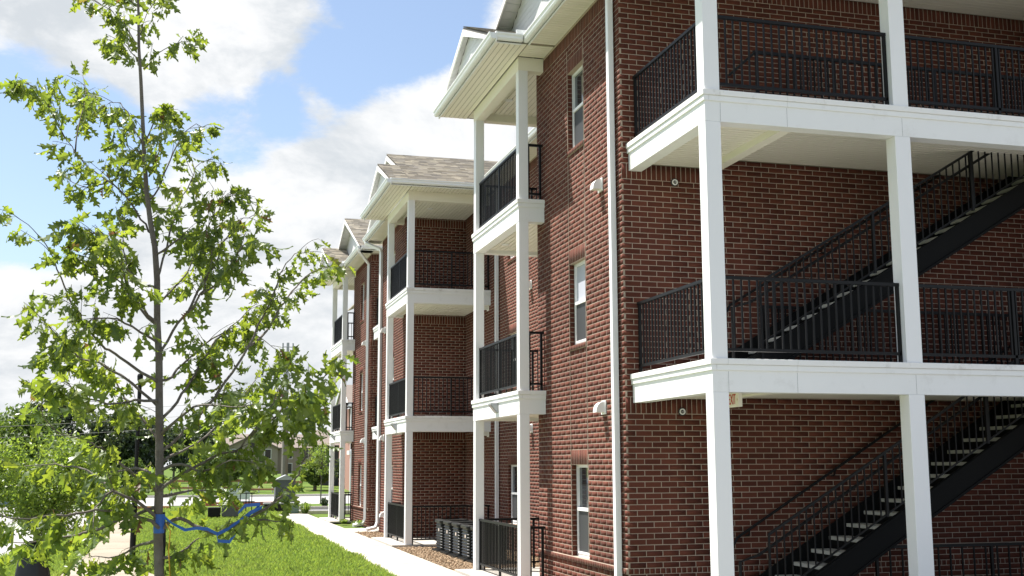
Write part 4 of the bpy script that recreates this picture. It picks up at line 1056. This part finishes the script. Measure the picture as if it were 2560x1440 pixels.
for pts, r0 in LIMBS:
    P = smooth(pts, 3); n = len(P)
    for i in range(1, n-1): P[i] = P[i]+Vector((random.gauss(0, .004), random.gauss(0, .012), random.gauss(0, .004)))
    rr = [max(.002, r0*.72*(1-.85*k/(n-1))) for k in range(n)]
    MB().tube(P, rr, 7).build('limb', 'bark' if r0 > .009 else 'twig', OAK, smooth=True)
    # arc length
    L = [0]
    for a, b in zip(P[:-1], P[1:]): L.append(L[-1]+(b-a).length)
    T_ = L[-1]
    def at(s):
        for k in range(n-1):
            if L[k+1] >= s: f = (s-L[k])/max(L[k+1]-L[k], 1e-6); return P[k].lerp(P[k+1], f), (P[k+1]-P[k]).normalized()
        return P[-1], (P[-1]-P[-2]).normalized()
    hz_ = P[-1].z
    big = (.86 if hz_ < 2.6 else (.76 if hz_ < 3.4 else .66)); spc = 1.2 if hz_ < 1.95 else (.8 if hz_ < 3.2 else .78)
    s = T_*(.25 if T_ > .5 else .15)
    while s < T_:
        p, d = at(s)
        f = s/T_
        if random.random() < .55:
            # side twig with a spray of leaves
            az = Vector((random.uniform(-1, 1), random.uniform(-1, 1), random.uniform(-.2, .9)))
            td = (d*.9+az*.8).normalized(); tl = random.uniform(.08, .24)*(1.15-.4*f)*(1 if T_ > .5 else .7)
            tp = [p]; q = p.copy()
            for k in range(4):
                td = (td+Vector((0, 0, -.10))+Vector((random.gauss(0, .1), random.gauss(0, .1), random.gauss(0, .05)))).normalized(); q = q+td*tl/4; tp.append(q.copy())
            twigs.tube(tp, [.0022, .002, .0018, .0015, .0012], 4, caps=False)
            for k, c in enumerate(tp[1:]):
                for _ in range(2 if k >= 2 else 1):
                    ld = td*.45+Vector((random.uniform(-1, 1)*.7, random.uniform(-1, 1)*.7, -.95+random.uniform(-.5, .6)))
                    addleaf(c, ld, random.uniform(.08, .155)*big)
        ld = d*.3+Vector((random.uniform(-1, 1)*.8, random.uniform(-1, 1)*.8, -.9+random.uniform(-.5, .6)))
        addleaf(p, ld, random.uniform(.095, .16)*big)
        s += random.uniform(.042, .075)*spc
    for k in range(5):
        ld = P[-1]-P[-2]; ld = ld.normalized()*.7+Vector((random.uniform(-1, 1)*.7, random.uniform(-1, 1)*.7, random.uniform(-.8, .3)))
        addleaf(P[-1], ld, random.uniform(.09, .13)*big)
# small shoots along the trunk
for k in range(26):
    z = random.uniform(1.4, 4.3)
    for a, b in zip(tr[:-1], tr[1:]):
        if a[2] <= z <= b[2]: f = (z-a[2])/(b[2]-a[2]); p = Vector(a).lerp(Vector(b), f); break
    if 3.85 < z < 4.6: continue
    ang = random.uniform(0, 6.28); d = Vector((math.cos(ang), math.sin(ang), .5)).normalized(); q = [p, p+d*.06, p+d*.13+Vector((0, 0, -.01))]
    twigs.tube(q, .0018, 4, caps=False)
    for c in q[1:]:
        for _ in range(2): addleaf(c, d*.6+Vector((random.uniform(-.8, .8), random.uniform(-.8, .8), -.6)), random.uniform(.08, .12))
twigs.build('twigs', 'twig', OAK, kind='stuff')
cam0 = Vector((0, 0, 2.12))
def score(l):
    v = l[0]-cam0; d = v.dot(fw); x = v.dot(rt2)/d*2917+1280; y = 720-v.dot(up2)/d*2917
    ok = 0 < x < 2560 and 0 < y < 1440
    face = abs((l[1] @ Vector((0, 0, 1))).dot(v.normalized()))
    return -(l[2]/v.length)*(.35+face) if ok else 0
leaves.sort(key=score)
for (p, M, s_, k) in leaves[:300]:
    o = bpy.data.objects.new('leaf', LM[k]); COL.objects.link(o); o.parent = OAK
    o.matrix_parent_inverse = Matrix.Translation(-Vector(OAK.location)); o.matrix_basis = Matrix.Translation(p) @ M.to_4x4() @ Matrix.Scale(s_, 4)
V = []; Fq = []; n0 = 0
for (p, M, s_, k) in leaves[300:]:
    v, f = LV[k]; V.append((v*s_) @ np.array(M).T+np.array(p)); Fq.append(f+n0); n0 += len(v)
raw('foliage', np.concatenate(V), np.concatenate(Fq), 'leaf', OAK, kind='stuff')
print('oak leaves', len(leaves))
# ribbons and straps tied on the oak
def strip(name, pts, w, m, parent=None, updir=(0, 0, 1), lb=None, cat=None):
    mb = MB(); P = [Vector(p) for p in pts]
    for i, p in enumerate(P):
        u = Vector(updir)+Vector((math.sin(i*1.9)*.35, math.cos(i*1.3)*.35, 0)); u.normalize()
        mb.v += [tuple(p-u*w/2), tuple(p+u*w/2)]
    for i in range(len(P)-1): mb.f.append([2*i, 2*i+1, 2*i+3, 2*i+2])
    o = mb.build(name, m); md = o.modifiers.new('thickness', 'SOLIDIFY'); md.thickness = .001
    if lb: tag(o, lb, cat)
    return o
x0, y0, = -.135, 7.0
mb = MB().lathe([(.0295, -.055), (.031, -.03), (.030, .03), (.032, .05)], x0+.012, y0, 1.80, 12); rb = mb.build('blue_ribbon', 'blueribbon')
tag(rb, 'blue plastic ribbon tied round the oak trunk and trailing along its low branch', 'ribbon')
def tail(pts, w, seed):
    mb = MB(); P = [Vector(p) for p in pts]; r = random.Random(seed)
    for i, p in enumerate(P):
        u = Vector((r.uniform(-.4, .4), r.uniform(-.5, .5), 1)).normalized(); mb.v += [tuple(p-u*w/2), tuple(p+u*w/2)]
    for i in range(len(P)-1): mb.f.append([2*i, 2*i+1, 2*i+3, 2*i+2])
    o = mb.build('ribbon_tail', 'blueribbon', rb); md = o.modifiers.new('thickness', 'SOLIDIFY'); md.thickness = .001
tail([(-.10, 6.93, 1.84), (-.05, 6.92, 1.80), (.02, 6.9, 1.765), (.08, 6.88, 1.775), (.14, 6.86, 1.77), (.19, 6.84, 1.745), (.20, 6.84, 1.70)], .018, 2)
tail([(.19, 6.84, 1.74), (.25, 6.82, 1.77), (.31, 6.8, 1.815), (.37, 6.78, 1.86), (.43, 6.76, 1.89)], .022, 5)
tail([(.20, 6.85, 1.705), (.26, 6.83, 1.70), (.30, 6.82, 1.76), (.36, 6.8, 1.84), (.42, 6.78, 1.905), (.34, 6.77, 1.90), (.30, 6.77, 1.86)], .019, 9)
st = MB(); P = [(-.085, 6.95, 1.80), (-.06, 6.94, 1.76), (-.065, 6.94, 1.65), (-.05, 6.94, 1.5), (-.04, 6.93, 1.35), (-.03, 6.93, 1.1), (-.04, 6.93, .9)]
st.tube(P, .007, 4, sq=(1.2, .3)); tag(st.build('yellow_strap', 'yellowstrap'), 'yellow strap hanging down beside the oak trunk', 'strap')
st = MB().tube([(-.1, 7.03, 1.86), (-.09, 7.03, 1.7), (-.092, 7.03, 1.56)], .009, 5)
tag(st.build('black_tree_tie', 'black'), 'black rubber tie hanging behind the oak trunk beside the blue ribbon', 'tree tie')

# generic leafy tree: trunk, limbs, crown of leaf-sized faces in clumps
def tree(name, lb, x, y, h, rad, zc, hz, leaf, n, m, clumps=28, tr_r=.05, group=None, gap=.55, zb=0, tm='bark', limb=True):
    t = thing(name, lb, 'tree', (x, y, zb), group)
    top = Vector((x+random.uniform(-.1, .1)*rad, y, zc+hz*.5))
    MB().tube([(x, y, zb), (x+.02*rad, y, (zb+zc)/2), tuple(top)], [tr_r, tr_r*.8, tr_r*.3], 8).build('trunk', tm, t)
    C = []; lm = MB()
    for i in range(clumps):
        while True:
            d = np.array([rng.uniform(-1, 1), rng.uniform(-1, 1), rng.uniform(-1, 1)])
            if .25 < np.linalg.norm(d) < 1: break
        c = np.array([x, y, zc])+d*np.array([rad, rad, hz])*.82; C.append((c, rng.uniform(.22, .42)*rad))
        if limb: lm.tube([(x, y, zb+(zc-zb)*.6+.3*hz*max(-1, d[2])), tuple((np.array([x, y, zc])+c)/2), tuple(c)], [tr_r*.4, tr_r*.25, tr_r*.1], 4, caps=False)
    if limb: lm.build('limbs', 'twig', t, kind='stuff')
    k = rng.integers(0, clumps, n); cen = np.array([c[0] for c in C])[k]; rr = np.array([c[1] for c in C])[k]
    dv = rng.normal(size=(n, 3)); dv /= np.linalg.norm(dv, axis=1)[:, None]
    p = cen+dv*(rr*rng.uniform(.35, 1.15, n))[:, None]*np.array([1, 1, .8])
    a = rng.normal(size=(n, 3)); a /= np.linalg.norm(a, axis=1)[:, None]
    b = np.cross(a, rng.normal(size=(n, 3))); b /= np.linalg.norm(b, axis=1)[:, None]
    s_ = (leaf*rng.uniform(.6, 1.4, n))[:, None]
    V = np.stack([p-a*s_, p-b*s_*.45, p+a*s_, p+b*s_*.45], 1)
    raw('crown', V.reshape(-1, 3), np.arange(n*4).reshape(-1, 4), m, t, kind='stuff')
    return t
tree('small_tree', 'small bushy green tree with black watering bag on its trunk at the left edge', -1.95, 18, 2.7, 1.0, 1.9, .85, .03, 19000, 'leaf2', 52, .03)
bg_ = MB(); prof = [(.25, .03), (.27, .2), (.25, .5), (.19, .8), (.10, 1.0), (.06, 1.08)]
n = 20
for r, z in prof:
    for j in range(n):
        a = 2*math.pi*j/n; q = r*(1+.07*math.sin(a*5+z*3)); bg_.v.append((-2.0+q*math.cos(a), 18+q*math.sin(a), z))
for k in range(len(prof)-1):
    for j in range(n):
        a = k*n+j; b = k*n+(j+1) % n; bg_.f.append([a, b, b+n, a+n])
bg_.f.append([(len(prof)-1)*n+j for j in range(n)])
tag(bg_.build('watering_bag', 'bag', smooth=True), 'black plastic watering bag round the small tree at bottom left', 'watering bag')
MB().tube([(-2.0, 18, .9), (-1.99, 18, 1.3)], .035, 8)
tree('sapling', 'thin young tree on the planting strip just left of the farthest porch', 7.35, 66, 3.6, .95, 2.5, 1.1, .05, 1500, 'leaf2', 22, .04)
BT = [(-15, 120, 7.5, 4.5, 'fartree2', 'broad light green tree at the far left edge'),
      (-12.6, 125, 9.3, 3.2, 'fartree', 'tallest dark tree at the far left behind the small tree'),
      (-9.3, 130, 5.6, 2.2, 'fartree', 'low dark tree between the tall left tree and the lamp post'),
      (-6.6, 122, 7.6, 3.4, 'fartree', 'round dark tree left of the black lamp post'),
      (-4.0, 124, 7.2, 2.6, 'fartree', 'dark tree just right of the lamp post behind the oak'),
      (-1.2, 150, 7.0, 3.2, 'fartree', 'dark tree left of the long brown roof'),
      (1.5, 160, 8.0, 3.2, 'fartree', 'dark tree rising above the left end of the brown roof'),
      (4.6, 215, 9.0, 3.4, 'fartree', 'tree top showing just above the brown roof, left of the gable'),
      (17.8, 215, 8.0, 2.4, 'fartree', 'small tree top above the brown roof right of the utility pole'),
      (2.6, 92, 3.7, 2.0, 'fartree2', 'bright green bushy tree in front of the tan apartment block'),
      (10.0, 94, 2.7, 1.1, 'fartree2', 'bright green shrub beside the townhouse columns'),
      (13.2, 97, 3.0, 1.5, 'fartree', 'dark shrub behind the farthest porch'),
      (-3.6, 90, 2.8, 1.0, 'fartree2', 'small pale tree on the far lawn behind the lamp post')]
for (x, y, h, r, m, lb) in BT:
    tree('background_tree', lb, x, y, h, r, h*.58, h*.42, (.24 if y > 100 else .15), 7000, m, 40, .16, limb=False)
# low bushes and plants
def bush(name, lb, x, y, r, h, n, m='leaf2'):
    t = MB()
    for k in range(n):
        a = random.uniform(0, 6.28); rr = r*random.uniform(.1, 1); z = h*random.uniform(.5, 1)
        p0 = Vector((x+rr*.25*math.cos(a), y+rr*.25*math.sin(a), 0)); p2 = Vector((x+rr*math.cos(a), y+rr*math.sin(a), z*random.uniform(.3, .9))); p1 = (p0+p2)/2+Vector((0, 0, z*.45))
        s_ = Vector((-math.sin(a), math.cos(a), 0))*.022
        i = len(t.v); t.v += [tuple(p0-s_), tuple(p0+s_), tuple(p1+s_), tuple(p1-s_), tuple(p2)]; t.f += [[i, i+1, i+2, i+3], [i+3, i+2, i+4]]
    return tag(t.build(name, m), lb, 'plant')
bush('strappy_plant', 'leafy green clump at the end of the sidewalk beside the utility boxes', 5.25, 53.2, .42, .6, 160)
bush('strappy_plant', 'dark grassy clump on the planting strip left of the porch posts', 7.0, 61, .4, .6, 140, 'fartree')
bush('strappy_plant', 'dark grassy clump on the planting strip nearest the porch posts', 7.8, 61, .4, .6, 140, 'fartree')
bush('weeds', 'pale weeds growing in gravel by the far downspout', 5.85, 40.9, .35, .3, 120)
bush('weeds', 'small weeds at the foot of the far white post', 5.7, 43.5, .3, .22, 90)
